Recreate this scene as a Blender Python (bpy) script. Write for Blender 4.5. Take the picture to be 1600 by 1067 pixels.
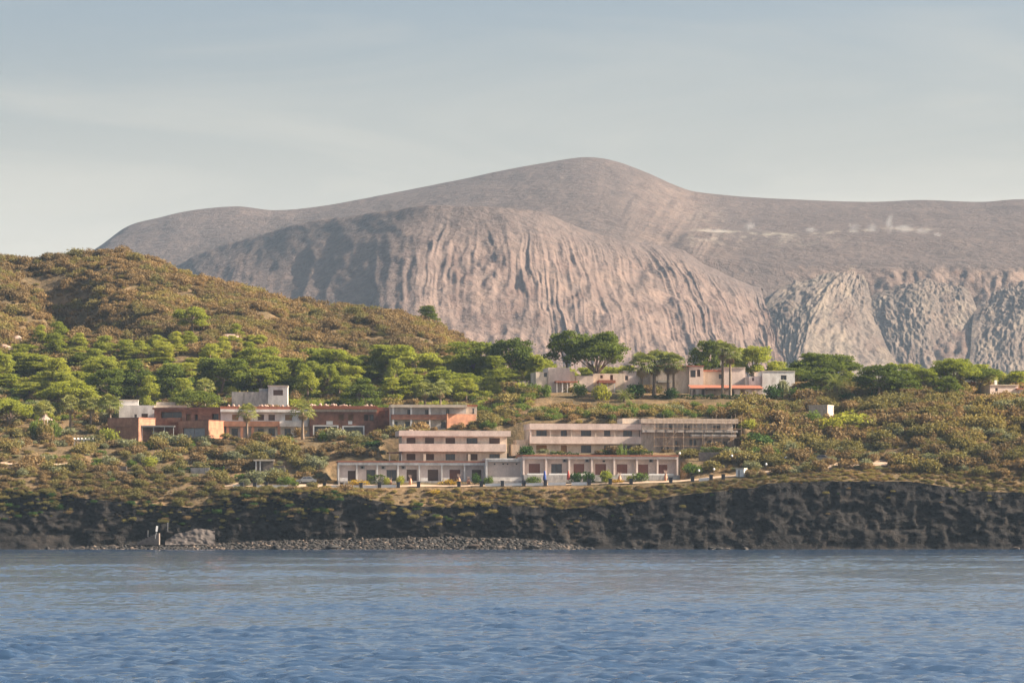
import bpy, bmesh, math, random
import numpy as np
from mathutils import Vector

# ------------------------------------------------------------------ scene
for _o in list(bpy.data.objects):
    bpy.data.objects.remove(_o)
SC = bpy.context.scene
COL = SC.collection
R = math.radians

# ------------------------------------------------------------------ camera (a boat's deck, telephoto lens)
FPX, HOR, CX, CAMZ = 5000.0, 818.0, 800.0, 5.0
cam = bpy.data.cameras.new('camera')
cam.sensor_width = 36.0
cam.lens = FPX / 1600.0 * 36.0
cam.shift_y = (HOR - 533.5) / 1600.0
cam.clip_start, cam.clip_end = 1.0, 20000.0
cam_o = bpy.data.objects.new('camera', cam)
COL.objects.link(cam_o)
cam_o.location = (0, 0, CAMZ)
cam_o.rotation_euler = (R(90), 0, 0)
SC.camera = cam_o

# ------------------------------------------------------------------ world, sun, exposure
SUN_AZ, SUN_EL = 89.0, 31.0          # azimuth from +Y towards +X
w = bpy.data.worlds.new('World'); SC.world = w; w.use_nodes = True
wn, wl = w.node_tree.nodes, w.node_tree.links
wn.clear()
sky = wn.new('ShaderNodeTexSky'); sky.sky_type = 'NISHITA'; sky.sun_disc = False
sky.sun_elevation = R(SUN_EL); sky.sun_rotation = R(SUN_AZ)
sky.air_density = 1.0; sky.dust_density = 6.0; sky.ozone_density = 0.7; sky.altitude = 0
bg = wn.new('ShaderNodeBackground'); bg.inputs['Strength'].default_value = 0.056
wo = wn.new('ShaderNodeOutputWorld')
# thin high cloud veil, thicker towards the horizon all round, with faint streaks
wtc = wn.new('ShaderNodeTexCoord'); wsp = wn.new('ShaderNodeSeparateXYZ'); wl.new(wtc.outputs['Generated'], wsp.inputs[0])
wel = wn.new('ShaderNodeMapRange'); wel.inputs[1].default_value = 0.05; wel.inputs[2].default_value = 0.175; wel.inputs[3].default_value = 1.0; wel.inputs[4].default_value = 0.0
wel.interpolation_type = 'SMOOTHSTEP'; wl.new(wsp.outputs[2], wel.inputs[0])
wmp = wn.new('ShaderNodeMapping'); wmp.inputs['Scale'].default_value = (4, 4, 26); wl.new(wtc.outputs['Generated'], wmp.inputs[0])
wno = wn.new('ShaderNodeTexNoise'); wno.inputs['Scale'].default_value = 1.3; wno.inputs['Detail'].default_value = 6; wno.inputs['Roughness'].default_value = 0.55; wno.inputs['Distortion'].default_value = 0.6
wl.new(wmp.outputs[0], wno.inputs['Vector'])
wnr = wn.new('ShaderNodeMapRange'); wnr.inputs[1].default_value = 0.46; wnr.inputs[2].default_value = 0.72; wnr.inputs[3].default_value = 0.0; wnr.inputs[4].default_value = 0.30
wl.new(wno.outputs['Fac'], wnr.inputs[0])
wad = wn.new('ShaderNodeMath'); wad.operation = 'ADD'; wad.use_clamp = True; wl.new(wel.outputs[0], wad.inputs[0]); wl.new(wnr.outputs[0], wad.inputs[1])
wmx = wn.new('ShaderNodeMix'); wmx.data_type = 'RGBA'; wmx.inputs[7].default_value = (4.0, 3.7, 3.15, 1)
wl.new(wad.outputs[0], wmx.inputs[0]); wl.new(sky.outputs[0], wmx.inputs[6])
wl.new(wmx.outputs[2], bg.inputs[0]); wl.new(bg.outputs[0], wo.inputs[0])

sd = bpy.data.lights.new('sun', 'SUN'); sd.energy = 5.0; sd.angle = R(0.6); sd.color = (1.0, 0.86, 0.69)
so = bpy.data.objects.new('sun', sd); COL.objects.link(so)
sdir = Vector((math.sin(R(SUN_AZ)) * math.cos(R(SUN_EL)), math.cos(R(SUN_AZ)) * math.cos(R(SUN_EL)), math.sin(R(SUN_EL))))
so.rotation_euler = sdir.to_track_quat('Z', 'Y').to_euler()
so.location = (300, 300, 500)

SC.view_settings.view_transform = 'Standard'; SC.view_settings.look = 'None'
SC.view_settings.exposure = 1.7; SC.view_settings.gamma = 1.0
SC.view_settings.use_curve_mapping = False
SC.render.engine = 'CYCLES'
SC.cycles.use_denoising = True
SC.cycles.max_bounces = 6; SC.cycles.diffuse_bounces = 3; SC.cycles.glossy_bounces = 2
SC.cycles.transmission_bounces = 2; SC.cycles.transparent_max_bounces = 4; SC.cycles.volume_bounces = 0
SC.cycles.caustics_reflective = False; SC.cycles.caustics_refractive = False

HAZE_DENSITY = 0.00005
HAZE_COLOR = (0.55, 0.75, 1.0)

# ------------------------------------------------------------------ helpers
rnd = random.Random(7)

def X_(px, Y): return (px - CX) * Y / FPX
def Z_(py, Y): return CAMZ + (HOR - py) * Y / FPX
def P(px, py, Y): return Vector((X_(px, Y), Y, Z_(py, Y)))

def _hash(ix, iy, seed):
    n = (ix.astype(np.int64) * 374761393 + iy.astype(np.int64) * 668265263 + seed * 974634777) & 0xffffffff
    n = ((n ^ (n >> 13)) * 1274126177) & 0xffffffff
    n = (n ^ (n >> 16)) & 0xffffffff
    return n.astype(np.float64) / 0xffffffff

def vn(x, y, seed=0):
    x = np.asarray(x, float); y = np.asarray(y, float)
    ix, iy = np.floor(x), np.floor(y)
    fx, fy = x - ix, y - iy
    fx = fx * fx * fx * (fx * (fx * 6 - 15) + 10); fy = fy * fy * fy * (fy * (fy * 6 - 15) + 10)
    a, b = _hash(ix, iy, seed), _hash(ix + 1, iy, seed)
    c, d = _hash(ix, iy + 1, seed), _hash(ix + 1, iy + 1, seed)
    return (a * (1 - fx) + b * fx) * (1 - fy) + (c * (1 - fx) + d * fx) * fy   # 0..1

def fbm(x, y, seed=0, oct=4, gain=0.5, lac=2.03):
    s, amp, tot = 0.0, 1.0, 0.0
    for o in range(oct):
        s = s + amp * (vn(x, y, seed + o * 17) * 2 - 1); tot += amp
        x, y, amp = np.asarray(x) * lac + 3.1, np.asarray(y) * lac + 7.7, amp * gain
    return s / tot

def ridged(x, y, seed=0, oct=4, gain=0.5, lac=2.1):
    s, amp, tot = 0.0, 1.0, 0.0
    for o in range(oct):
        s = s + amp * (1 - np.abs(vn(x, y, seed + o * 13) * 2 - 1)); tot += amp
        x, y, amp = np.asarray(x) * lac + 5.3, np.asarray(y) * lac + 1.7, amp * gain
    return s / tot   # 0..1, 1 on ridges

def mesh_np(name, verts, faces, smooth=False):
    """verts (N,3), faces (M,k) with equal k"""
    me = bpy.data.meshes.new(name)
    verts = np.asarray(verts, np.float32); faces = np.asarray(faces, np.int32)
    me.vertices.add(len(verts)); me.vertices.foreach_set('co', verts.ravel())
    m, k = faces.shape
    me.loops.add(m * k); me.loops.foreach_set('vertex_index', faces.ravel())
    me.polygons.add(m); me.polygons.foreach_set('loop_start', np.arange(0, m * k, k, dtype=np.int32))
    if smooth: me.polygons.foreach_set('use_smooth', np.ones(m, bool))
    me.update(calc_edges=True)
    return me

def grid_faces(nr, nc):
    i = np.arange(nr * nc).reshape(nr, nc)
    return np.stack([i[:-1, :-1], i[:-1, 1:], i[1:, 1:], i[1:, :-1]], -1).reshape(-1, 4)

def fattr(me, name, vals):
    a = me.attributes.new(name, 'FLOAT', 'POINT'); a.data.foreach_set('value', np.asarray(vals, np.float32).ravel())

def link(name, me, mat=None, parent=None, loc=None):
    o = bpy.data.objects.new(name, me); COL.objects.link(o)
    if mat is not None and len(me.materials) == 0: me.materials.append(mat)
    if parent is not None: o.parent = parent
    if loc is not None: o.location = loc
    return o

def tag(o, label=None, cat=None, group=None, kind=None):
    if label: o['label'] = label
    if cat: o['category'] = cat
    if group: o['group'] = group
    if kind: o['kind'] = kind
    return o

def empty(name, loc, rz=0.0):
    o = bpy.data.objects.new(name, None); COL.objects.link(o)
    o.location = loc; o.rotation_euler = (0, 0, rz); o.empty_display_size = 0.5
    return o

class MB:
    """collects vertices and faces of one mesh"""
    def __init__(s): s.v, s.f = [], []
    def poly(s, pts):
        b = len(s.v); s.v += [tuple(p) for p in pts]; s.f.append(tuple(range(b, b + len(pts))))
    def box(s, x0, x1, y0, y1, z0, z1):
        b = len(s.v)
        s.v += [(x0, y0, z0), (x1, y0, z0), (x1, y1, z0), (x0, y1, z0), (x0, y0, z1), (x1, y0, z1), (x1, y1, z1), (x0, y1, z1)]
        for q in ((0, 3, 2, 1), (4, 5, 6, 7), (0, 1, 5, 4), (1, 2, 6, 5), (2, 3, 7, 6), (3, 0, 4, 7)): s.f.append(tuple(b + i for i in q))
    def tube(s, pts, rads, n=6, cap=True):
        b = len(s.v); pts = [Vector(p) for p in pts]
        for i, p in enumerate(pts):
            d = (pts[min(i + 1, len(pts) - 1)] - pts[max(i - 1, 0)]).normalized()
            a = d.cross(Vector((0.31, 0.95, 0.05))); a = a if a.length > 1e-4 else d.cross(Vector((1, 0, 0)))
            a.normalize(); c = d.cross(a)
            for k in range(n):
                t = 2 * math.pi * k / n
                s.v.append(tuple(p + (a * math.cos(t) + c * math.sin(t)) * rads[i]))
        for i in range(len(pts) - 1):
            for k in range(n):
                s.f.append((b + i * n + k, b + i * n + (k + 1) % n, b + (i + 1) * n + (k + 1) % n, b + (i + 1) * n + k))
        if cap:
            s.f.append(tuple(b + k for k in range(n))[::-1]); s.f.append(tuple(b + (len(pts) - 1) * n + k for k in range(n)))
    def lathe(s, prof, n=10, c=(0, 0, 0)):
        b = len(s.v)
        for r, z in prof:
            for k in range(n):
                t = 2 * math.pi * k / n; s.v.append((c[0] + r * math.cos(t), c[1] + r * math.sin(t), c[2] + z))
        for i in range(len(prof) - 1):
            for k in range(n):
                s.f.append((b + i * n + k, b + i * n + (k + 1) % n, b + (i + 1) * n + (k + 1) % n, b + (i + 1) * n + k))
        s.f.append(tuple(b + k for k in range(n))[::-1]); s.f.append(tuple(b + (len(prof) - 1) * n + k for k in range(n)))
    def mesh(s, name, smooth=False):
        me = bpy.data.meshes.new(name); me.from_pydata(s.v, [], s.f)
        if smooth: me.polygons.foreach_set('use_smooth', np.ones(len(me.polygons), bool))
        me.update(); return me
    def build(s, name, mat, parent=None, smooth=False):
        return link(name, s.mesh(name, smooth), mat, parent)

# ------------------------------------------------------------------ materials
MATS = {}
def nodes(name):
    m = bpy.data.materials.new(name); m.use_nodes = True
    n, l = m.node_tree.nodes, m.node_tree.links
    b = n['Principled BSDF']
    MATS[name] = m
    return m, n, l, b

def noise(n, l, scale, detail=5, rough=0.6, coord='Object', vec_scale=None):
    tc = n.new('ShaderNodeTexCoord'); t = n.new('ShaderNodeTexNoise')
    t.inputs['Scale'].default_value = scale; t.inputs['Detail'].default_value = detail; t.inputs['Roughness'].default_value = rough
    if vec_scale:
        mp = n.new('ShaderNodeMapping'); mp.inputs['Scale'].default_value = vec_scale
        l.new(tc.outputs[coord], mp.inputs[0]); l.new(mp.outputs[0], t.inputs['Vector'])
    else: l.new(tc.outputs[coord], t.inputs['Vector'])
    return t.outputs['Fac']

def ramp(n, l, fac, stops):
    r = n.new('ShaderNodeValToRGB'); e = r.color_ramp.elements
    while len(e) < len(stops): e.new(0.5)
    for i, (p, c) in enumerate(stops):
        e[i].position = p; e[i].color = (c[0], c[1], c[2], 1)
    l.new(fac, r.inputs[0]); return r.outputs[0]

def mix(n, l, fac, a, b, mode='MIX'):
    m = n.new('ShaderNodeMix'); m.data_type = 'RGBA'; m.blend_type = mode
    for s, v in ((m.inputs[0], fac), (m.inputs[6], a), (m.inputs[7], b)):
        if hasattr(v, 'links') or hasattr(v, 'is_linked'): l.new(v, s)
        elif isinstance(v, (int, float)): s.default_value = v
        else: s.default_value = (v[0], v[1], v[2], 1)
    return m.outputs[2]

def bump(n, l, b, h, strength=0.5, dist=0.1):
    bp = n.new('ShaderNodeBump'); bp.inputs['Strength'].default_value = strength; bp.inputs['Distance'].default_value = dist
    l.new(h, bp.inputs['Height']); l.new(bp.outputs[0], b.inputs['Normal'])

def simple(name, c0, c1, scale=2.0, rough=0.85, c2=None, stretch=None, bumpd=0.0, lo=0.35, hi=0.65):
    m, n, l, b = nodes(name)
    f = noise(n, l, scale, vec_scale=stretch)
    stops = [(lo, c0), (hi, c1)] if c2 is None else [(lo, c0), ((lo + hi) / 2, c1), (hi, c2)]
    l.new(ramp(n, l, f, stops), b.inputs['Base Color'])
    b.inputs['Roughness'].default_value = rough
    b.inputs['Specular IOR Level'].default_value = 0.2
    if bumpd: bump(n, l, b, f, 0.6, bumpd)
    return m

def plaster(name, c, stain, scale=0.5):
    m, n, l, b = nodes(name)
    f1 = noise(n, l, scale, 6, 0.65, vec_scale=(1.2, 1.2, 0.45)); f2 = noise(n, l, 3.2, 4)
    c1 = ramp(n, l, f1, [(0.40, c), (0.72, stain)])
    c2 = ramp(n, l, f2, [(0.3, (0.82, 0.82, 0.82)), (0.7, (1, 1, 1))])
    l.new(mix(n, l, 1.0, c1, c2, 'MULTIPLY'), b.inputs['Base Color'])
    b.inputs['Roughness'].default_value = 0.9; b.inputs['Specular IOR Level'].default_value = 0.15
    return m

plaster('plaster_pink', (0.74, 0.60, 0.52), (0.55, 0.43, 0.37))
plaster('plaster_white', (0.78, 0.74, 0.70), (0.45, 0.41, 0.38))
plaster('plaster_cream', (0.74, 0.62, 0.50), (0.45, 0.35, 0.27))
plaster('plaster_wall_pink', (0.74, 0.62, 0.57), (0.55, 0.45, 0.42))
plaster('concrete_stained', (0.48, 0.44, 0.41), (0.20, 0.19, 0.19), 1.1)
plaster('concrete_rough', (0.54, 0.44, 0.36), (0.30, 0.235, 0.19), 1.6)
def brickmat(name, c0, c1):
    m, n, l, b = nodes(name)
    tc = n.new('ShaderNodeTexCoord'); mp = n.new('ShaderNodeMapping'); mp.inputs['Rotation'].default_value = (R(90), 0, 0)
    bt = n.new('ShaderNodeTexBrick'); bt.inputs['Scale'].default_value = 1.6; bt.inputs['Mortar Size'].default_value = 0.03
    bt.inputs['Color1'].default_value = (*c0, 1); bt.inputs['Color2'].default_value = (*c1, 1); bt.inputs['Mortar'].default_value = (c1[0] * .8, c1[1] * .9, c1[2], 1)
    l.new(tc.outputs['Object'], mp.inputs[0]); l.new(mp.outputs[0], bt.inputs['Vector'])
    f = noise(n, l, 0.8, 6)
    c = mix(n, l, 1.0, bt.outputs[0], ramp(n, l, f, [(0.3, (0.55, 0.55, 0.58)), (0.68, (1.1, 1.05, 1.0))]), 'MULTIPLY')
    l.new(c, b.inputs['Base Color']); b.inputs['Roughness'].default_value = 0.95; b.inputs['Specular IOR Level'].default_value = 0.1
brickmat('brick_orange', (0.44, 0.225, 0.14), (0.37, 0.18, 0.115))
brickmat('brick_dark', (0.34, 0.17, 0.115), (0.28, 0.135, 0.095))
simple('tile_roof', (0.34, 0.13, 0.075), (0.24, 0.085, 0.055), 3.0)
simple('roof_sunny', (0.58, 0.50, 0.40), (0.45, 0.37, 0.29), 1.0)
simple('roof_grey', (0.22, 0.20, 0.19), (0.32, 0.30, 0.28), 1.0)
simple('wood_dark', (0.10, 0.062, 0.048), (0.14, 0.085, 0.065), 4.0, stretch=(6, 1, 0.6))
simple('wood_red', (0.19, 0.085, 0.065), (0.24, 0.11, 0.085), 4.0, stretch=(6, 1, 0.6))
simple('wood_tan', (0.34, 0.19, 0.09), (0.26, 0.14, 0.065), 3.0)
simple('metal_grey', (0.25, 0.25, 0.26), (0.33, 0.33, 0.34), 2.0, 0.5)
simple('metal_dark', (0.03, 0.03, 0.035), (0.05, 0.05, 0.055), 2.0, 0.6)
simple('rust_pole', (0.24, 0.17, 0.12), (0.38, 0.29, 0.21), 2.0, 0.7)
simple('stone_dark', (0.045, 0.045, 0.052), (0.09, 0.085, 0.09), 2.5)
simple('stone_wall', (0.13, 0.11, 0.10), (0.22, 0.18, 0.155), 1.6, bumpd=0.1)
simple('stone_ramp', (0.07, 0.06, 0.055), (0.12, 0.10, 0.09), 1.2, bumpd=0.1)
simple('terracotta', (0.48, 0.24, 0.15), (0.55, 0.30, 0.20), 4)
simple('white_paint', (0.78, 0.76, 0.73), (0.68, 0.65, 0.62), 2.0)
simple('cloth_blue', (0.03, 0.06, 0.22), (0.05, 0.09, 0.30), 6)
simple('cloth_red', (0.30, 0.05, 0.04), (0.38, 0.07, 0.05), 6)
simple('road_dirt', (0.33, 0.24, 0.17), (0.42, 0.31, 0.22), 0.6)
simple('rubble_pale', (0.42, 0.31, 0.25), (0.30, 0.21, 0.165), 3)
simple('car_silver', (0.24, 0.25, 0.26), (0.27, 0.28, 0.29), 1, 0.35)
simple('car_beige', (0.28, 0.24, 0.20), (0.31, 0.27, 0.22), 1, 0.35)
simple('car_dark', (0.04, 0.05, 0.06), (0.05, 0.06, 0.07), 1, 0.3)
simple('rubber', (0.015, 0.015, 0.015), (0.025, 0.025, 0.025), 5)
def glassmat():
    m, n, l, b = nodes('glass_dark')
    b.inputs['Base Color'].default_value = (0.055, 0.055, 0.065, 1); b.inputs['Roughness'].default_value = 0.12
glassmat()
def globemat():
    m, n, l, b = nodes('globe_white')
    f = noise(n, l, 3); l.new(ramp(n, l, f, [(0.3, (0.75, 0.75, 0.73)), (0.7, (0.82, 0.82, 0.8))]), b.inputs['Base Color']); b.inputs['Roughness'].default_value = 0.25
globemat()

def leafmat(name, c0, c1, c2, trans=0.35, tcol=None, scale=0.9):
    """foliage: colour varies by plant and by clump; light also passes through the leaves"""
    m, n, l, b = nodes(name)
    out = n['Material Output']; n.remove(b)
    oi = n.new('ShaderNodeObjectInfo')
    f = noise(n, l, scale, 3, 0.6)
    dn = n.new('ShaderNodeTexNoise'); dn.inputs['Scale'].default_value = 0.045; dn.inputs['Detail'].default_value = 3; l.new(oi.outputs['Location'], dn.inputs['Vector'])
    dm = n.new('ShaderNodeMapRange'); dm.inputs[1].default_value = 0.3; dm.inputs[2].default_value = 0.7; dm.inputs[3].default_value = 0.0; dm.inputs[4].default_value = 0.95; l.new(dn.outputs['Fac'], dm.inputs[0])
    av = n.new('ShaderNodeMath'); av.operation = 'MULTIPLY_ADD'; av.inputs[1].default_value = 0.26; l.new(oi.outputs['Random'], av.inputs[0]); l.new(dm.outputs[0], av.inputs[2])
    ad = n.new('ShaderNodeMath'); ad.operation = 'MULTIPLY_ADD'; ad.inputs[1].default_value = 0.62
    l.new(av.outputs[0], ad.inputs[0])
    mu = n.new('ShaderNodeMath'); mu.operation = 'MULTIPLY'; mu.inputs[1].default_value = 0.5; l.new(f, mu.inputs[0])
    l.new(mu.outputs[0], ad.inputs[2])
    c = ramp(n, l, ad.outputs[0], [(0.15, c0), (0.5, c1), (0.85, c2)])
    d = n.new('ShaderNodeBsdfDiffuse'); l.new(c, d.inputs[0])
    t = n.new('ShaderNodeBsdfTranslucent')
    tc = mix(n, l, 1.0, c, tcol or (1.25, 1.2, 0.6), 'MULTIPLY'); l.new(tc, t.inputs[0])
    mx = n.new('ShaderNodeMixShader'); mx.inputs[0].default_value = trans
    l.new(d.outputs[0], mx.inputs[1]); l.new(t.outputs[0], mx.inputs[2]); l.new(mx.outputs[0], out.inputs[0])
    return m
leafmat('leaf_pine', (0.12, 0.15, 0.032), (0.18, 0.21, 0.04), (0.25, 0.27, 0.05), 0.48)
leafmat('leaf_pine_dark', (0.06, 0.085, 0.024), (0.09, 0.12, 0.028), (0.13, 0.16, 0.034), 0.38)
leafmat('leaf_pine_bright', (0.17, 0.20, 0.042), (0.235, 0.26, 0.055), (0.30, 0.31, 0.065), 0.5)
leafmat('leaf_scrub_brown', (0.10, 0.079, 0.047), (0.168, 0.124, 0.066), (0.25, 0.176, 0.086), 0.3, (1.2, 1.0, 0.6))
leafmat('leaf_scrub_olive', (0.088, 0.088, 0.04), (0.155, 0.140, 0.056), (0.24, 0.196, 0.075), 0.3, (1.2, 1.1, 0.55))
leafmat('leaf_green', (0.06, 0.10, 0.03), (0.09, 0.135, 0.035), (0.13, 0.17, 0.04), 0.35)
leafmat('leaf_hedge', (0.03, 0.06, 0.02), (0.045, 0.085, 0.025), (0.06, 0.10, 0.028), 0.25)
leafmat('leaf_yellow', (0.18, 0.20, 0.04), (0.24, 0.25, 0.045), (0.30, 0.28, 0.05), 0.4)
leafmat('leaf_palm', (0.12, 0.14, 0.05), (0.17, 0.19, 0.065), (0.24, 0.24, 0.085), 0.35)
leafmat('leaf_palm_dead', (0.26, 0.19, 0.11), (0.33, 0.24, 0.14), (0.38, 0.28, 0.16), 0.2, (1, 0.9, 0.6))
leafmat('leaf_grey', (0.13, 0.14, 0.09), (0.17, 0.18, 0.11), (0.22, 0.22, 0.13), 0.3)
leafmat('flower_yellow', (0.26, 0.17, 0.03), (0.33, 0.21, 0.03), (0.38, 0.26, 0.04), 0.3)
simple('bark', (0.12, 0.085, 0.065), (0.22, 0.16, 0.12), 3.0, stretch=(3, 3, 0.8))
simple('bark_palm', (0.14, 0.10, 0.075), (0.24, 0.18, 0.13), 5.0, stretch=(1, 1, 4))

def groundmat():
    m, n, l, b = nodes('dry_ground')
    f1 = noise(n, l, 0.09, 6, 0.65); f2 = noise(n, l, 0.9, 5, 0.7)
    c1 = ramp(n, l, f1, [(0.35, (0.09, 0.075, 0.045)), (0.5, (0.155, 0.115, 0.07)), (0.68, (0.25, 0.165, 0.095))])
    c2 = ramp(n, l, f2, [(0.3, (0.5, 0.52, 0.5)), (0.7, (1.15, 1.1, 1.05))])
    l.new(mix(n, l, 1.0, c1, c2, 'MULTIPLY'), b.inputs['Base Color'])
    b.inputs['Roughness'].default_value = 1.0; b.inputs['Specular IOR Level'].default_value = 0.0
    bump(n, l, b, f2, 0.8, 0.4)
groundmat()

def cliffmat():
    m, n, l, b = nodes('basalt')
    f1 = noise(n, l, 0.12, 7, 0.65); f2 = noise(n, l, 0.8, 6, 0.7); f3 = noise(n, l, 0.35, 5, 0.6, vec_scale=(1, 1, 2.2))
    c1 = ramp(n, l, f1, [(0.3, (0.014, 0.013, 0.014)), (0.55, (0.024, 0.022, 0.021)), (0.8, (0.050, 0.041, 0.035))])
    c2 = ramp(n, l, f2, [(0.28, (0.45, 0.45, 0.47)), (0.7, (1.25, 1.2, 1.15))])
    c = mix(n, l, 1.0, c1, c2, 'MULTIPLY')
    l.new(c, b.inputs['Base Color']); b.inputs['Roughness'].default_value = 0.95; b.inputs['Specular IOR Level'].default_value = 0.15
    ad = n.new('ShaderNodeMath'); ad.operation = 'ADD'; l.new(f2, ad.inputs[0]); l.new(f3, ad.inputs[1])
    bump(n, l, b, ad.outputs[0], 1.0, 0.8)
cliffmat()

def volcmat(name, low, high, gully, sulfur=(0.62, 0.55, 0.36)):
    """ash and tuff; attributes hold the rock zones (ash cover / bare tuff / sulphur crust)"""
    m, n, l, b = nodes(name)
    at = n.new('ShaderNodeAttribute'); at.attribute_name = 'bare'
    as_ = n.new('ShaderNodeAttribute'); as_.attribute_name = 'sulfur'
    f1 = noise(n, l, 0.012, 7, 0.65); f2 = noise(n, l, 0.11, 6, 0.7); f3 = noise(n, l, 0.03, 6, 0.65)
    ash = ramp(n, l, f1, [(0.35, high), (0.65, tuple(v * 1.25 for v in high))])
    bare = ramp(n, l, f3, [(0.32, gully), (0.52, low), (0.7, tuple(min(1, v * 1.22) for v in low))])
    f4 = noise(n, l, 0.055, 5, 0.6, vec_scale=(1, 0.35, 0.16))
    bare = mix(n, l, 1.0, bare, ramp(n, l, f4, [(0.3, (0.80, 0.70, 0.66)), (0.5, (1.0, 0.97, 0.95)), (0.7, (1.32, 1.24, 1.14))]), 'MULTIPLY')
    c = mix(n, l, at.outputs['Fac'], ash, bare)
    c = mix(n, l, as_.outputs['Fac'], c, sulfur)
    c = mix(n, l, 1.0, c, ramp(n, l, f2, [(0.25, (0.62, 0.62, 0.64)), (0.72, (1.2, 1.18, 1.15))]), 'MULTIPLY')
    l.new(c, b.inputs['Base Color']); b.inputs['Roughness'].default_value = 1.0; b.inputs['Specular IOR Level'].default_value = 0.0
    ad = n.new('ShaderNodeMath'); ad.operation = 'ADD'; l.new(f2, ad.inputs[0]); l.new(f3, ad.inputs[1])
    bump(n, l, b, ad.outputs[0], 0.8, 6.0)
volcmat('volcano_tuff', (0.148, 0.112, 0.098), (0.096, 0.075, 0.068), (0.115, 0.090, 0.080))
volcmat('volcano_ash', (0.150, 0.115, 0.098), (0.086, 0.067, 0.060), (0.115, 0.089, 0.077), (0.40, 0.37, 0.30))
volcmat('volcano_pale', (0.138, 0.115, 0.100), (0.095, 0.08, 0.07), (0.116, 0.099, 0.089))

def seamat():
    m, n, l, b = nodes('sea_water')
    b.inputs['Base Color'].default_value = (0.027, 0.055, 0.105, 1)
    b.inputs['Roughness'].default_value = 0.06; b.inputs['IOR'].default_value = 1.333
    f = noise(n, l, 1.6, 6, 0.72, vec_scale=(0.7, 1.2, 1)); g = noise(n, l, 0.22, 3, 0.6, vec_scale=(0.5, 1.6, 1))
    mr = n.new('ShaderNodeMapRange'); mr.inputs[1].default_value = 0.4; mr.inputs[2].default_value = 0.66; mr.inputs[3].default_value = 0.45; mr.inputs[4].default_value = 1.5; l.new(g, mr.inputs[0])
    mu = n.new('ShaderNodeMath'); mu.operation = 'MULTIPLY'; l.new(f, mu.inputs[0]); l.new(mr.outputs[0], mu.inputs[1])
    bump(n, l, b, mu.outputs[0], 1.0, 0.05)
seamat()

# ------------------------------------------------------------------ terrain: height from surveyed lines across the slope
# every line: distance Y and (image column, image row) of points on it
LINES = [
 (634, [(-400,765),(0,768),(100,776),(200,785),(300,793),(345,786),(380,771),(500,768),(560,776),(620,789),(700,794),(800,790),(900,796),(1000,786),(1050,775),(1100,770),(1180,762),(1200,755),(1300,752),(1420,752),(1470,759),(1520,767),(1600,770),(2000,772)]),
 (640, [(-400,740),(0,744),(100,750),(200,758),(350,762),(500,763),(640,761),(800,759),(900,757),(1060,754),(1200,744),(1350,737),(1500,742),(1600,745),(2000,745)]),
 (646, [(-400,725),(0,728),(100,735),(200,742),(350,752),(500,753),(640,753),(800,753),(900,751),(1060,748),(1200,736),(1300,729),(1390,728),(1500,725),(1600,722),(2000,720)]),
 (654, [(-400,712),(0,713),(100,722),(200,730),(400,736),(500,737),(527,732),(540,725),(800,723),(1060,722),(1100,722),(1200,720),(1300,720),(1400,712),(1500,704),(1600,698),(2000,695)]),
 (662, [(-400,702),(0,702),(150,712),(300,712),(450,710),(560,704),(620,697),(700,700),(800,702),(1000,707),(1160,708),(1200,706),(1300,704),(1400,692),(1500,684),(1600,676),(2000,670)]),
 (670, [(-400,692),(0,694),(150,700),(300,698),(450,695),(560,690),(620,684),(700,674),(800,668),(830,664),(1000,664),(1160,668),(1200,690),(1300,690),(1400,674),(1500,667),(1600,658),(2000,650)]),
 (677, [(-400,684),(0,688),(170,692),(350,687),(500,684),(600,680),(700,670),(745,668),(820,656),(1000,652),(1150,653),(1250,668),(1330,672),(1400,655),(1600,643),(2000,640)]),
 (692, [(-400,665),(0,668),(170,662),(350,652),(500,650),(600,652),(745,650),(830,640),(1000,636),(1150,636),(1300,642),(1400,635),(1600,630),(2000,628)]),
 (712, [(-400,635),(0,648),(200,642),(400,636),(600,638),(745,632),(840,613),(1000,614),(1100,617),(1240,615),(1300,616),(1400,614),(1500,616),(1600,616),(2000,616)]),
 (735, [(-400,600),(0,610),(100,607),(200,606),(300,596),(400,604),(500,608),(600,608),(700,606),(750,604),(800,606),(900,610),(1000,612),(1600,614),(2000,616)]),
 (775, [(-400,520),(0,530),(50,535),(130,520),(200,532),(300,528),(400,546),(500,560),(600,562),(700,566),(740,580),(800,615),(900,630),(1600,640),(2000,640)]),
 (815, [(-400,460),(0,468),(60,486),(120,508),(160,504),(230,492),(300,490),(380,502),(450,515),(550,524),(650,534),(720,556),(770,610),(850,660),(1600,680),(2000,680)]),
 (850, [(-400,428),(0,432),(60,454),(110,466),(150,446),(200,440),(280,460),(350,474),(450,496),(550,504),(640,511),(690,530),(735,558),(780,618),(850,688),(1600,718),(2000,718)]),
 (885, [(-400,413),(-150,413),(0,407),(50,408),(100,402),(150,400),(180,397),(210,402),(260,422),(300,435),(350,447),(400,460),(450,472),(500,478),(560,485),(620,494),(660,500),(690,512),(720,527),(750,555),(790,610),(850,710),(1600,750),(2000,750)]),
 (960, [(-400,520),(0,520),(200,520),(400,560),(600,600),(800,700),(1600,770),(2000,770)]),
 (1100, [(-400,700),(0,700),(300,720),(800,775),(1600,785),(2000,785)]),
 (2900, [(-400,795),(2000,795)]),
]
LY, LX, LZ = [], [], []
for Y, pts in LINES:
    LY.append(Y); LX.append(np.array([X_(p[0], Y) for p in pts])); LZ.append(np.array([Z_(p[1], Y) for p in pts]))

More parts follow.
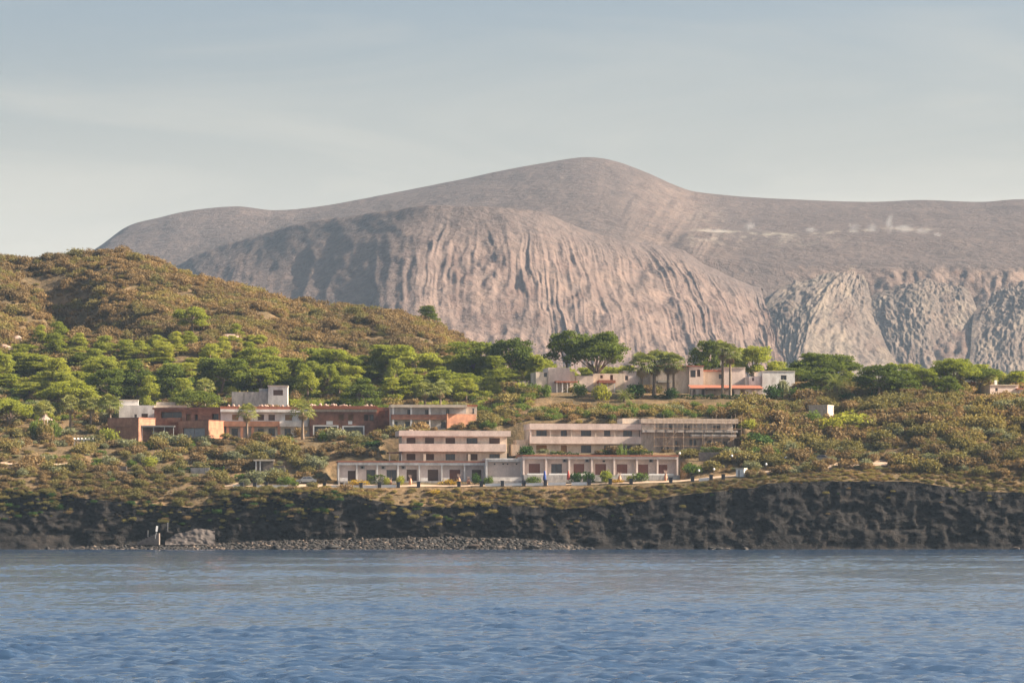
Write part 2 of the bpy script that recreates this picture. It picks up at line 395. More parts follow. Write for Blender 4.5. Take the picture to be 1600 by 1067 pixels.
# level building plots cut into the slope: (col0, col1, row of the level, Y, turn, metres before, metres behind)
PLOTS = [(524,762,752.5,646,6,3,9),(756,820,752.5,645.2,6,3,9),(812,1066,752.0,645,9,3,9),(604,802,722,657,5,5,10),(797,1008,708.5,663,8,6,10),
         (1000,1152,707,665.5,9,5,8),(166,236,684,679,-28,2,8),(219,276,684,676,4,2,6),(240,358,686,684,-14,2,9),(276,346,685,678,-28,2,8),(343,486,684,681,7,2.5,10),
         (482,614,684,682,4,2.5,10),(609,750,672,679,5,1.5,10),(184,294,664,690,6,1,9),(360,452,640,700,3,1,8),
         (836,902,613,714,10,3,8),(898,1028,611,718,8,3,9),(1022,1102,613,716,8,2,9),(1099,1168,614,719,9,2,8),(1076,1195,619,711,6,3,5),(1168,1245,615,716,9,2,8),(1262,1308,655,686,-26,1,4.5),(1545,1645,617,716,12,2,8)]
def plots(X, Y, Z):
    for (c0, c1, row, Y0, rz, f, bk) in PLOTS:
        a = R(rz); x0, z0 = X_(c0, Y0), Z_(row, Y0); c, sn = math.cos(a), math.sin(a)
        k = (c1 - CX) / FPX; L = (k * Y0 - x0) / (c - k * sn)
        u = (X - x0) * c + (Y - Y0) * sn; d = -(X - x0) * sn + (Y - Y0) * c
        m = sm(-1.6, 0, u) * sm(L + 1.6, L, u) * sm(-f - 2.5, -f, d) * sm(bk + .8, bk, d)
        Z = Z * (1 - m) + np.minimum(Z, z0) * m
    return Z
def sm(a, b, x): t = np.clip((x - a) / (b - a), 0, 1); return t * t * (3 - 2 * t)

def edgeY(X): return 634.2 + 1.4 * fbm(np.asarray(X) / 9.0, 0.5, 5, 4) + 1.0 * (np.floor(3.5 * fbm(np.asarray(X) / 4.0, 2.5, 6, 3)) / 3.5)

def ground(X, Y, rough=True):
    X = np.asarray(X, float); Y = np.asarray(Y, float)
    Zs = np.stack([np.interp(X, LX[i], LZ[i]) for i in range(len(LY))])
    Yc = np.clip(Y, LY[0], LY[-1])
    out = np.zeros_like(Yc + X)
    for i in range(len(LY) - 1):
        t = (Yc - LY[i]) / (LY[i + 1] - LY[i]); m = (t >= 0) & (t <= 1)
        z = Zs[i] * (1 - t) + Zs[i + 1] * t
        out = np.where(m, z, out)
    if rough:
        a = np.clip((Y - 637) / 8, 0, 1)
        b = np.clip((Y - 735) / 60, 0, 1) * np.clip((1000 - Y) / 60, 0, 1)
        out = out + a * 0.28 * fbm(X / 5.0, Y / 5.0, 3, 3) + b * (4.6 * fbm(X / 26.0, Y / 60.0, 11, 3) + 3.0 * (ridged(X / 34.0 + Y / 90.0, Y / 110.0, 14, 2) - .6) + 1.5 * fbm(X / 9.0, Y / 10.0, 12, 3)) * (1 - .85 * np.exp(-((Y - 885) / 26) ** 2))
        ax, ay, bx, by = X_(40, 872), 872., X_(160, 795), 795.          # the dark gully of the western hill and the spur before it
        L2 = (bx - ax) ** 2 + (by - ay) ** 2; t = np.clip(((X - ax) * (bx - ax) + (Y - ay) * (by - ay)) / L2, 0, 1)
        dd = np.hypot(X - ax - t * (bx - ax), Y - ay - t * (by - ay)); sg = (X - ax) * (by - ay) - (Y - ay) * (bx - ax)
        out = out - 8.0 * np.exp(-(dd / 7.0) ** 2) * np.sin(np.pi * np.clip(t, .03, .97)) ** .5 + 4.0 * np.exp(-((dd - 15) / 8) ** 2) * (sg > 0) * np.sin(np.pi * np.clip(t, .03, .97))
        out = plots(X, Y, out)
    return out
def gz(x, y): return float(ground(np.array([x]), np.array([y]))[0])

def struct(name, me, mat): return tag(link(name, me, mat), kind='structure')

def build_terrain():
    xs = np.concatenate([np.linspace(-900, -210, 50)[:-1], np.linspace(-210, -110, 90)[:-1], np.linspace(-110, 110, 300)[:-1], np.linspace(110, 210, 60)[:-1], np.linspace(210, 900, 40)])
    t = np.concatenate([np.linspace(0, 1, 130)[:-1] * 100, 100 + np.linspace(0, 1, 130)[:-1] * 170, 270 + np.linspace(0, 1, 14)[:-1] * 200, 470 + np.linspace(0, 1, 8) * 1795])
    Xg, Tg = np.meshgrid(xs, t)
    e = edgeY(Xg)
    Yg = np.where(Tg < 20, e + Tg * (654 - e) / 20.0, 634 + Tg)
    Zg = ground(Xg, Yg)
    nr, nc = Xg.shape
    me = mesh_np('hillside', np.stack([Xg, Yg, Zg], -1).reshape(-1, 3), grid_faces(nr, nc), True)
    struct('hillside', me, MATS['dry_ground'])
build_terrain()

def build_cliff():
    xs = np.linspace(-150, 150, 760); v = np.linspace(0, 1, 46)
    Xg, V = np.meshgrid(xs, v)
    e = edgeY(Xg); ztop = ground(Xg, e, False) + 0.02
    px = CX + Xg * FPX / 632
    beach = np.clip((px - 60) / 150, 0, 1) * np.clip((930 - px) / 120, 0, 1)
    ybase = 627.0 + 3.6 * beach
    lean = V ** 0.75
    Yg = ybase + (e - ybase) * lean
    Zg = -0.6 + (ztop + 0.6) * V
    fade = np.sin(np.clip(V, 0, 1) * math.pi) ** 0.5
    big = ridged(Xg / 11.0, Zg / 9.0, 21, 4) - 0.62
    mid = 1.6 * (ridged(Xg / 3.6 + .5 * fbm(Xg / 3, Zg / 3, 26, 2), Zg / 2.6, 22, 5, .6) - .62)
    cave = np.clip(fbm(Xg / 8.0, Zg / 4.0, 29, 2) - 0.18, 0, 1)
    Yg = Yg + fade * (-1.7 * big - 1.0 * mid + 4.0 * cave * (1 - V) ** 0.6) + fade * 0.5 * (ridged(Xg / 1.1, Zg / 0.9, 23, 3) - .5)
    q = lambda v, k: np.floor(v * k) / k
    Yg = Yg + fade * (0.55 * q(fbm(Xg / 3.4 + .4 * fbm(Xg / 2, Zg / 2, 33, 2), Zg / 1.9, 32, 3), 4) + 0.6 * q(fbm(Xg / 1.3, Zg / 1.0, 34, 2), 3))
    Xg = Xg + fade * 0.4 * fbm(Xg / 2.5, Zg / 2.0, 24, 3)
    Zg = Zg + fade * 0.35 * fbm(Xg / 2.2, Zg / 2.2, 25, 3)
    nr, nc = Xg.shape
    me = mesh_np('sea_cliff', np.stack([Xg, Yg, Zg], -1).reshape(-1, 3), grid_faces(nr, nc), False)
    struct('sea_cliff', me, MATS['basalt'])
build_cliff()

# ------------------------------------------------------------------ volcano
def resample(pts, n, u=None):
    pts = np.array(pts, float)
    s = np.linspace(0, len(pts) - 1, n) if u is None else u * (len(pts) - 1)
    i = np.clip(np.floor(s).astype(int), 0, len(pts) - 2); t = s - i
    p0, p1, p2, p3 = pts[np.clip(i - 1, 0, len(pts) - 1)], pts[i], pts[i + 1], pts[np.clip(i + 2, 0, len(pts) - 1)]
    t = t[:, None]
    return 0.5 * (2 * p1 + (p2 - p0) * t + (2 * p0 - 5 * p1 + 4 * p2 - p3) * t * t + (3 * p1 - p0 - 3 * p2 + p3) * t ** 3)

def loft(name, rows, nu, nv, mat, disp, attrs):
    """rows: lists of (column,row,Y) with the same count; disp(U,V,pos)->metres along the normal"""
    C = np.stack([resample([tuple(P(*q)) for q in r], nu) for r in rows])          # (rows, nu, 3)
    v = np.linspace(0, 1, nv); s = v * (len(rows) - 1); i = np.clip(np.floor(s).astype(int), 0, len(rows) - 2); t = (s - i)[:, None, None]
    G = C[i] * (1 - t) + C[i + 1] * t
    k = max(1, nv // (len(rows) * 6))
    for _ in range(k):
        G[1:-1] = (G[:-2] + 2 * G[1:-1] + G[2:]) / 4
    U, V = np.meshgrid(np.linspace(0, 1, nu), v)
    du, dv = np.gradient(G, axis=1), np.gradient(G, axis=0)
    N = np.cross(dv, du); N /= np.linalg.norm(N, axis=-1, keepdims=True) + 1e-9
    N = np.where(N[..., 2:3] < 0, -N, N)
    G = G + N * disp(U, V, G)[..., None]
    me = mesh_np(name, G.reshape(-1, 3), grid_faces(nv, nu), True)
    for an, fn in attrs.items(): fattr(me, an, np.clip(fn(U, V, G), 0, 1))
    return struct(name, me, mat)

def pxy(G): return CX + G[..., 0] * FPX / G[..., 1], HOR - (G[..., 2] - CAMZ) * FPX / G[..., 1]

def build_volcano():
    # --- front bulge with rain gullies
    crest = [(150,470,2930),(270,418,2870),(330,386,2822),(400,366,2762),(520,341,2655),(640,322,2540),(720,321,2520),(800,322,2520),(850,330,2540),(900,350,2560),(960,370,2600),(1020,378,2640),(1065,388,2660),(1100,410,2660),(1150,434,2660),(1190,447,2660)]
    mid   = [(60,560,2540),(190,520,2520),(260,500,2490),(340,485,2460),(490,470,2400),(622,455,2310),(706,455,2320),(806,456,2320),(872,460,2330),(935,470,2350),(1008,482,2370),(1075,490,2400),(1120,497,2420),(1155,506,2440),(1190,516,2460),(1212,522,2480)]
    base  = [(0,640,2200),(110,640,2210),(190,640,2192),(280,640,2175),(450,640,2130),(598,640,2068),(700,640,2080),(812,640,2080),(890,640,2085),(960,640,2090),(1040,640,2100),(1110,640,2120),(1155,640,2140),(1190,640,2160),(1220,640,2180),(1242,640,2200)]
    foot  = [(q[0], 810, q[2] - 160) for q in base]
    back  = [(q[0] + 10, q[1] + 26, q[2] + 160) for q in crest]
    def disp(U, V, G):
        s = U * 1.0
        warp = 0.020 * fbm(U * 11, V * 5, 41, 4)
        act = sm(0.24, 0.38, V - 0.03 * fbm(U * 14, 0.3, 45, 3) * 2) * sm(0.30, 0.40, U) * 1.0 + 0.22 * sm(0.22, 0.5, V)
        g1 = ridged((U + warp) * 30, V * 0.8, 42, 1); g2 = ridged((U + warp * 1.3) * 66, V * 1.7, 43, 2); g3 = ridged((U + warp) * 150, V * 6, 44, 2)
        sharp = lambda g: (g ** 1.5 - 0.5)
        k = sm(0.3, 0.62, V); g12 = ridged((U + warp) * 44, V * 1.2, 49, 1)
        mod = 0.35 + 0.65 * sm(-0.4, 0.4, fbm(U * 22, V * 9, 50, 3))
        d = act * mod * (2.0 * sharp(g1) * k + 1.8 * sharp(g12) + 2.4 * sharp(g2) * (1.15 - .5 * k) + 2.2 * (g3 - .5))
        d = d + act * (3.0 * fbm(G[..., 0] / 18, G[..., 2] / 14, 51, 5) + 2.0 * (ridged(G[..., 0] / 9, G[..., 2] / 11, 52, 3) - .5)) + 4.0 * fbm(G[..., 0] / 60, G[..., 2] / 50, 46, 5) + (1 - sm(.3, .42, U)) * 3.0 * (ridged((U + warp) * 60, V * 2, 53, 3) - .5) * sm(.25, .5, V) + 1.0 * fbm(G[..., 0] / 12, G[..., 2] / 12, 47, 3)
        return d * sm(0.0, 0.06, V - 0.20) + 0.0
    bare = lambda U, V, G: sm(0.26, 0.40, V + 0.07 * fbm(U * 16, V * 3, 48, 4)) * (0.35 + 0.65 * sm(0.3, 0.42, U))
    loft('volcano_front_slope', [back, crest, mid, base, foot], 760, 230, MATS['volcano_tuff'], disp, {'bare': bare, 'sulfur': lambda U, V, G: 0 * U})
    # --- summit ridge, crater terrace and the steep wall under it
    sx = [-250,-50,90,150,200,250,300,370,430,500,600,700,800,880,920,960,1010,1060,1100,1200,1350,1440,1530,1600,1750,2000]
    syk = [560,470,420,387,352,338,327,321,327,321,303,283,262,248,244,250,268,290,300,308,314,311,314,310,312,330]
    sky_ = [(x, y, 3420 + 0 * x) for x, y in zip(sx, syk)]
    r2x = [-300,-120,20,80,150,215,275,350,420,495,600,700,800,880,930,980,1030,1075,1110,1200,1350,1440,1530,1600,1750,2000]
    r2y = [640,560,490,455,425,408,395,382,376,368,352,340,330,328,330,340,352,361,362,362,363,366,369,371,372,380]
    r2 = [(x, y, 2980 + 220 * sm(800, 300, np.array(x * 1.0)).item()) for x, y in zip(r2x, r2y)]
    r2b = [(x + 2, y + (5 if x > 1040 else 14), Y - (85 if x > 1040 else 60)) for x, y, Y in r2]
    r3 = [(x + 8, max(y + 42, 402) if x > 1040 else y + 60, 2740 + 330 * sm(800, 300, np.array(x * 1.0)).item()) for x, y in zip(r2x, r2y)]
    r3 = [(x, {1118: 403, 1208: 408, 1358: 412, 1448: 413, 1538: 414, 1608: 416}.get(x, y), Y) for x, y, Y in r3]
    r4 = [(x + 4, 500 if x > 1040 else y + 70, Y - 80) for x, y, Y in r3]
    r5 = [(x, 640 if x > 1000 else y + 120, Y - 180) for x, y, Y in r4]
    r6 = [(x, 812, 2300) for x, y, Y in r5]
    bk = [(x, y + 40, Y + 300) for x, y, Y in sky_]
    def disp2(U, V, G):
        px, py = pxy(G)
        d = 3.0 * fbm(G[..., 0] / 90, G[..., 1] / 70, 61, 4) + 0.8 * fbm(G[..., 0] / 14, G[..., 2] / 14, 62, 3)
        face = sm(1190, 1260, px) * sm(414, 432, py)
        flank = sm(930, 990, px) * sm(1160, 1090, px) * sm(280, 330, py)
        warp = 10 * fbm(px / 60, py / 40, 63, 3)
        d = d + face * (8 * (ridged((px + warp) / 75, py / 160, 64, 2) - .55) + 5 * (ridged((px + warp) / 22, py / 60, 65, 4) - .5) + 3 * fbm(px / 9, py / 9, 69, 3))
        d = d + flank * 1.4 * (ridged((px + py * .6) / 16, (py - px * .5) / 90, 66, 2) - .5)
        return d * sm(0.0, 0.05, V - 0.13)
    def bare2(U, V, G):
        px, py = pxy(G)
        n = fbm(px / 30, py / 16, 67, 4)
        return sm(1190, 1270, px) * sm(412, 430, py + 6 * n) + 0.55 * sm(960, 1040, px + 20 * n) * sm(1150, 1080, px - (py - 330) * .4 + 20 * n) * sm(262, 300, py) + 0.35 * sm(350, 150, px) * sm(350, 420, py)
    def sulf2(U, V, G):
        px, py = pxy(G)
        n = fbm(px / 12, py / 5, 68, 4)
        line = 360 + 4 * np.sin(px / 60)
        s = 0.75 * np.exp(-((py - line - 2) / 2.0) ** 2) * sm(1075, 1100, px) * sm(1480, 1430, px) * sm(-0.25, 0.35, n + 0.25 * np.exp(-((px - 1130) / 50) ** 2) + 0.3 * np.exp(-((px - 1400) / 45) ** 2))
        s2 = 0.35 * np.exp(-((py - 374) / 9) ** 2) * sm(1050, 1080, px) * sm(1340, 1260, px) * sm(0.0, 0.4, n)
        s3 = 0.45 * np.exp(-((px - 1105) / 22) ** 2 - ((py - 342) / 14) ** 2) * sm(-0.2, 0.4, n)
        s4 = 0.5 * np.exp(-(((px - 900) - (py - 262) * -1.2) / 5) ** 2) * sm(248, 256, py) * sm(315, 290, py) * sm(-0.3, 0.5, n)
        return 0.45 * s + .6 * s2 + .5 * s3 + .12 * s4
    loft('volcano_summit_ridge', [bk, sky_, r2, r2b, r3, r4, r5, r6], 640, 250, MATS['volcano_ash'], disp2, {'bare': bare2, 'sulfur': sulf2})
    # --- buttresses standing out of the steep wall
    def butt(name, L, Cc, Rr, seed, nu, mat, amp=5.0):
        def dsp(U, V, G):
            px, py = pxy(G)
            e = sm(0, .12, V) * sm(1, .88, V)
            wp = 0.03 * fbm(U * 6, V * 6, seed + 3, 3)
            return e * (amp * (ridged((V + wp) * 9, U * 2.6, seed, 4) - .5) * 0.42 + 2.6 * fbm(U * 14, V * 10, seed + 1, 5) + 1.6 * fbm(U * 50, V * 40, seed + 2, 3))
        loft(name, [L, Cc, Rr], nu, 150, mat, dsp, {'bare': lambda U, V, G: 0.9 + 0 * U, 'sulfur': lambda U, V, G: 0.05 * sm(0.0, 0.5, fbm(U * 9, V * 7, seed + 5, 3))})
    butt('volcano_buttress', [(1230,440,2725),(1196,480,2640),(1200,540,2560),(1205,640,2420),(1200,812,2330)], [(1326,417,2739),(1292,455,2650),(1262,520,2545),(1236,640,2385),(1225,812,2260)], [(1352,420,2740),(1362,470,2670),(1385,540,2590),(1440,640,2420),(1450,812,2330)], 71, 260, MATS['volcano_pale'], 5)
    butt('volcano_buttress.001', [(1372,455,2700),(1352,480,2660),(1362,540,2600),(1372,640,2480),(1372,812,2400)], [(1452,436,2698),(1440,470,2648),(1446,540,2585),(1452,640,2465),(1452,812,2372)], [(1512,450,2700),(1528,490,2660),(1534,560,2600),(1540,640,2480),(1540,812,2400)], 81, 220, MATS['volcano_pale'], 5)
    butt('volcano_buttress.002', [(1530,470,2690),(1520,500,2640),(1515,560,2560),(1500,640,2440),(1490,812,2360)], [(1600,440,2698),(1610,480,2636),(1600,550,2560),(1600,640,2435),(1600,812,2340)], [(1760,430,2700),(1780,480,2660),(1790,560,2600),(1790,640,2480),(1790,812,2400)], 91, 240, MATS['volcano_pale'], 5)
build_volcano()

# ------------------------------------------------------------------ sea
def build_sea():
    Yr = [55.0]
    while Yr[-1] < 632: Yr.append(Yr[-1] + 0.18 + 0.34 * min(1, Yr[-1] / 600))
    Yr = np.array(Yr); s = np.linspace(-1, 1, 420)
    Yg = np.repeat(Yr[:, None], len(s), 1); Xg = s[None, :] * (0.215 * Yg + 4)
    rs = np.random.RandomState(4)
    H = np.zeros_like(Xg); GX = np.zeros_like(Xg)
    wx = Xg + 1.2 * fbm(Xg / 14, Yg / 14, 101, 2); wy = Yg + 1.2 * fbm(Xg / 14 + 9, Yg / 14, 102, 2)
    cell = 0.18 + 0.34 * Yg / 600
    for k in range(130):
        lam = 0.38 * (1.9 / 0.38) ** rs.rand(); th = R(-88) + rs.randn() * 0.50
        kk = 2 * math.pi / lam; a = 0.0165 / kk
        f = sm(1.5, 2.6, lam / cell)
        ph = kk * (wx * math.cos(th) + wy * math.sin(th)) + rs.rand() * 6.28
        ph = ph + 0.55 * np.sin(ph); H += a * f * (np.sin(ph) + 0.2 * np.sin(2 * ph + 1))
    chop = ridged(wx / 5.5 + .1 * wy, wy / 2.2, 105, 2, .5); H += (0.03 + .03 * sm(300, 120, Yg)) * (chop ** 3 - .25)
    near = sm(215, 105, Yg)
    gust = (0.95 + 1.8 * near) * (0.5 + 0.8 * sm(-0.3, 0.5, fbm(wx / 13, wy / 16, 103, 4)) + 0.5 * sm(-0.1, 0.5, fbm(Xg / 60, Yg / 26, 104, 2)))
    H = H * gust
    H = H * sm(634, 618, Yg)
    nr, nc = Xg.shape
    V = np.stack([Xg, Yg, H], -1).reshape(-1, 3); F = grid_faces(nr, nc)
    b = len(V)
    big = np.array([(-2600, -280, -1.3), (2600, -280, -1.3), (2600, 4300, -1.3), (-2600, 4300, -1.3)])
    V = np.vstack([V, big]); F = np.vstack([F, [[b, b + 1, b + 2, b + 3]]])
    struct('sea', mesh_np('sea', V, F, True), MATS['sea_water'])
build_sea()

# ------------------------------------------------------------------ foliage meshes
def leaves(name, cen, nrm, size, mat, aspect=0.7, rs=None):
    n = len(cen); rs = rs or np.random.RandomState(1)
    nrm = nrm / (np.linalg.norm(nrm, axis=1, keepdims=True) + 1e-9)
    r = rs.randn(n, 3); t = np.cross(nrm, r); t /= np.linalg.norm(t, axis=1, keepdims=True) + 1e-9
    b = np.cross(nrm, t)
    s = (np.asarray(size) * (0.7 + 0.6 * rs.rand(n)))[:, None]
    v = np.stack([cen - t * s * .5, cen - b * s * aspect * .5 + t * s * .05, cen + t * s * .5, cen + b * s * aspect * .5 - t * s * .05], 1).reshape(-1, 3)
    f = np.arange(n * 4).reshape(n, 4)
    me = mesh_np(name, v, f); me.materials.append(mat); return me

def puff_points(puffs, per, rs, low=0.35, jit=0.75):
    cs, ns = [], []
    for (c, r) in puffs:
        c, r = np.array(c), np.array(r)
        vol = max(40, int(per * (r[0] * r[1]) ** 0.9))
        d = rs.randn(vol * 2, 3); d /= np.linalg.norm(d, axis=1, keepdims=True)
        keep = (d[:, 2] > -0.15) | (rs.rand(len(d)) < low); d = d[keep][:vol]
        rad = 0.50 + 0.66 * rs.rand(len(d)) ** 0.8
        lump = 1 + 0.16 * np.sin(d[:, 0] * 7 + c[0] * 3) * np.sin(d[:, 1] * 6 + c[1]) + 0.12 * np.sin(d[:, 2] * 9 + c[2])
        cs.append(c + d * r * (rad * lump)[:, None]); ns.append(d / r * r.mean() + jit * rs.randn(len(d), 3))
    return np.vstack(cs), np.vstack(ns)

PROTO = {}     # kind -> list of dict(crown mesh, trunk mesh, H, W)
def make_pine(seed, style):
    rs = np.random.RandomState(seed); puffs = []; mb = MB(); H = 10.0
    lean = rs.randn(2) * 0.5
    if style == 'umbrella':
        Wd = 12.0
        for k in range(46):
            a, q = rs.rand() * 6.28, math.sqrt(rs.rand()); x, y = q * 4.8 * math.cos(a), q * 4.8 * math.sin(a)
            z = 5.6 + 3.5 * (1 - q * q) * (.35 + .65 * rs.rand() ** .5) + rs.randn() * .3 + 0.5 * math.sin(a * 2 + seed)
            puffs.append(((x, y, z), (1.3 + .4 * rs.rand(), 1.3 + .4 * rs.rand(), 0.8 + .3 * rs.rand())))
        tz = 3.6
    elif style == 'aleppo':
        Wd = 8.6
        for k in range(32):
            a = rs.rand() * 6.28; z = 3.0 + 5.6 * rs.rand() ** 0.8
            rr = 3.4 * math.sqrt(max(0.05, 1 - ((z - 5.2) / 4.6) ** 2)) * (0.45 + .55 * math.sqrt(rs.rand()))
            puffs.append(((rr * math.cos(a) + lean[0] * z / 9, rr * math.sin(a), z), (0.95 + .55 * rs.rand(), 0.95 + .55 * rs.rand(), 0.62 + .3 * rs.rand())))
        tz = 5.5
    elif style == 'tall':
        Wd = 6.2
        for k in range(16):
            a = rs.rand() * 6.28; z = 5.2 + 4.3 * rs.rand()
            rr = (2.5 * math.sqrt(max(0.05, 1 - ((z - 7.0) / 3.0) ** 2))) * (0.4 + .6 * math.sqrt(rs.rand()))
            puffs.append(((rr * math.cos(a), rr * math.sin(a), z), (0.9 + .4 * rs.rand(), 0.9 + .4 * rs.rand(), 0.55 + .25 * rs.rand())))
        tz = 7.0
    else:   # young, bushy to the ground
        Wd = 7.2
        for k in range(26):
            a = rs.rand() * 6.28; z = 1.2 + 8.0 * rs.rand() ** 1.1
            rr = 3.0 * (1 - (z / 10.4) ** 1.7) * (0.5 + .5 * math.sqrt(rs.rand()))
            puffs.append(((rr * math.cos(a), rr * math.sin(a), z), (0.95 + .5 * rs.rand(), 0.95 + .5 * rs.rand(), 0.8 + .35 * rs.rand())))
        tz = 7.5
    c, nn = puff_points(puffs, 150, rs)
    mats = {'umbrella': 'leaf_pine_dark', 'aleppo': 'leaf_pine', 'tall': 'leaf_pine_dark', 'young': 'leaf_pine_bright'}
    crown = leaves('crown', c, nn, np.full(len(c), 0.42), MATS[mats[style]], 0.6, rs)
    top = Vector((lean[0] * tz / 9, 0, tz))
    mb.tube([(0, 0, -0.6), (lean[0] * .1, lean[1] * .1, 1.5), (top.x * .6, .15, tz * .6), top], [.30, .25, .2, .14], 7)
    for i, (pc, pr) in enumerate(puffs):
        if i % 2 == 0:
            st = Vector((top.x * .6, .15, tz * .6)).lerp(top, rs.rand()); e = Vector(pc) - Vector((0, 0, .25))
            mb.tube([st, st.lerp(e, .5) + Vector((0, 0, -.25)), e], [.10, .07, .035], 5, False)
    trunk = mb.mesh('trunk', True); trunk.materials.append(MATS['bark'])
    return dict(crown=crown, trunk=trunk, H=float(c[:, 2].max()), W=float(np.ptp(c[:, 0])))

PROTO['aleppo'] = [make_pine(100 + i, 'aleppo') for i in range(6)]
PROTO['umbrella'] = [make_pine(200 + i, 'umbrella') for i in range(4)]
PROTO['tall'] = [make_pine(300 + i, 'tall') for i in range(3)]
PROTO['young'] = [make_pine(400 + i, 'young') for i in range(6)]

def recolor(src, mat, n=99):
    out = []
    for p in src[:n]:
        c = p['crown'].copy(); c.materials.clear(); c.materials.append(MATS[mat]); out.append(dict(p, crown=c))
    return out
PROTO['aleppo_dark'] = recolor(PROTO['aleppo'], 'leaf_pine_dark')
PROTO['aleppo_bright'] = recolor(PROTO['aleppo'], 'leaf_pine_bright')
PROTO['young_dark'] = recolor(PROTO['young'], 'leaf_pine_dark')
PROTO['young_mid'] = recolor(PROTO['young'], 'leaf_pine')
PROTO['umbrella_mid'] = recolor(PROTO['umbrella'], 'leaf_pine')

def make_bush(seed, mat, tall=1.0, n=5, per=170, size=0.20):
    rs = np.random.RandomState(seed); puffs = []
    for k in range(n):
        a, q = rs.rand() * 6.28, math.sqrt(rs.rand()) * 0.75
        puffs.append(((q * math.cos(a), q * math.sin(a), 0.35 * tall + .45 * tall * rs.rand() * (1 - q)), (0.5 + .25 * rs.rand(), 0.5 + .25 * rs.rand(), 0.38 * tall + .15 * rs.rand())))
    c, nn = puff_points(puffs, per * 2.2, rs, 0.6)
    c[:, 2] = np.maximum(c[:, 2], 0.0)
    me = leaves('foliage', c, nn, np.full(len(c), size), MATS[mat], 0.7, rs)
    mb = MB()
    for k in range(5):
        a = k * 1.26 + rs.rand(); mb.tube([(0, 0, -.25), (.2 * math.cos(a), .2 * math.sin(a), .25), (.5 * math.cos(a), .5 * math.sin(a), .55 * tall)], [.045, .035, .015], 5, False)
    st = mb.mesh('stem'); st.materials.append(MATS['bark'])
    return dict(crown=me, trunk=st, H=float(c[:, 2].max()), W=float(np.ptp(c[:, 0])))
for nm, mt, tl in (('bush_brown', 'leaf_scrub_brown', .9), ('bush_olive', 'leaf_scrub_olive', 1.), ('bush_green', 'leaf_green', 1.1), ('bush_yellow', 'leaf_yellow', 1.1), ('bush_grey', 'leaf_grey', 1.), ('bush_bright', 'leaf_pine_bright', 1.2), ('bush_dark', 'leaf_hedge', 1.1)):
    PROTO[nm] = [make_bush(sum(map(ord, nm)) + i, MATS[mt].name, tl) for i in range(4)]
PROTO['flowers'] = [make_bush(900 + i, 'flower_yellow', .5, 4, 120, .16) for i in range(2)]

def make_fan_palm(seed, skirt=True):
    rs = np.random.RandomState(seed); H = 10.0; zt = 8.4
    mb = MB(); bend = rs.randn() * .25
    mb.tube([(0, 0, -.5), (0, 0, .4), (bend * .3, 0, 3), (bend * .7, 0, 6), (bend, 0, zt)], [.46, .36, .28, .25, .24], 9)
    trunk = mb.mesh('trunk', True); trunk.materials.append(MATS['bark_palm'])
    def fans(count, lo, hi, rad, mat, name):
        m = MB()
        for k in range(count):
            a = k * 2.399 + rs.rand() * .4; el = lo + (hi - lo) * (k + .5) / count
            d = Vector((math.cos(a) * math.cos(el), math.sin(a) * math.cos(el), math.sin(el)))
            o = Vector((bend, 0, zt)); L = rad * (.8 + .35 * rs.rand())
            hub = o + d * L * .55
            side = d.cross(Vector((0, 0, 1))).normalized(); up = side.cross(d)
            m.poly([o + side * .03, hub + side * .03, hub - side * .03, o - side * .03])
            nb = 8; droop = Vector((0, 0, -1))
            for j in range(nb):
                t = -1.2 + 2.4 * j / (nb - 1)
                dd = (d * math.cos(t) + side * math.sin(t)).normalized()
                tip = hub + dd * L * .62 + droop * L * (.16 + .14 * rs.rand())
                midp = hub + dd * L * .36; wv = dd.cross(up).normalized() * L * .05
                m.poly([hub, midp + wv, tip, midp - wv])
        me = m.mesh(name); me.materials.append(MATS[mat]); return me
    crown = fans(34, -0.35, 1.4, 2.7, 'leaf_palm', 'crown')
    dead = fans(26, -1.45, -0.75, 1.5, 'leaf_palm_dead', 'dead_fronds')
    return dict(crown=crown, trunk=trunk, dead=dead, H=10.9, W=5.4, zt=8.4)
PROTO['fan_palm'] = [make_fan_palm(500 + i) for i in range(4)]

def make_date_palm(seed):
    rs = np.random.RandomState(seed); zt = 4.2; mb = MB()
    mb.tube([(0, 0, -.5), (0, 0, .4), (0, 0, 2), (0, 0, zt)], [.65, .5, .45, .55], 10)
    trunk = mb.mesh('trunk', True); trunk.materials.append(MATS['bark_palm'])
    m = MB()
    for k in range(52):
        a = k * 2.399; el = -.35 + 1.75 * (k + .5) / 52; L = 4.0 * (.85 + .3 * rs.rand())
        p = Vector((0, 0, zt)); d = Vector((math.cos(a) * math.cos(el), math.sin(a) * math.cos(el), math.sin(el)))
        prev = None
        for j in range(9):
            side = d.cross(Vector((0, 0, 1))).normalized()
            q = p + d * L / 9
            for s in (-1, 1):
                tip = q + side * s * .62 * (1 - .09 * j) + d * .22 + Vector((0, 0, -.18))
                m.poly([p, p + d * .14, tip]); m.poly([p + d * .2, p + d * .36, tip + d * .2])
            p = q; d = (d + Vector((0, 0, -.13 - .02 * j))).normalized()
    crown = m.mesh('crown'); crown.materials.append(MATS['leaf_palm'])
    return dict(crown=crown, trunk=trunk, H=7.6, W=7.4, zt=4.2)
PROTO['date_palm'] = [make_date_palm(600)]

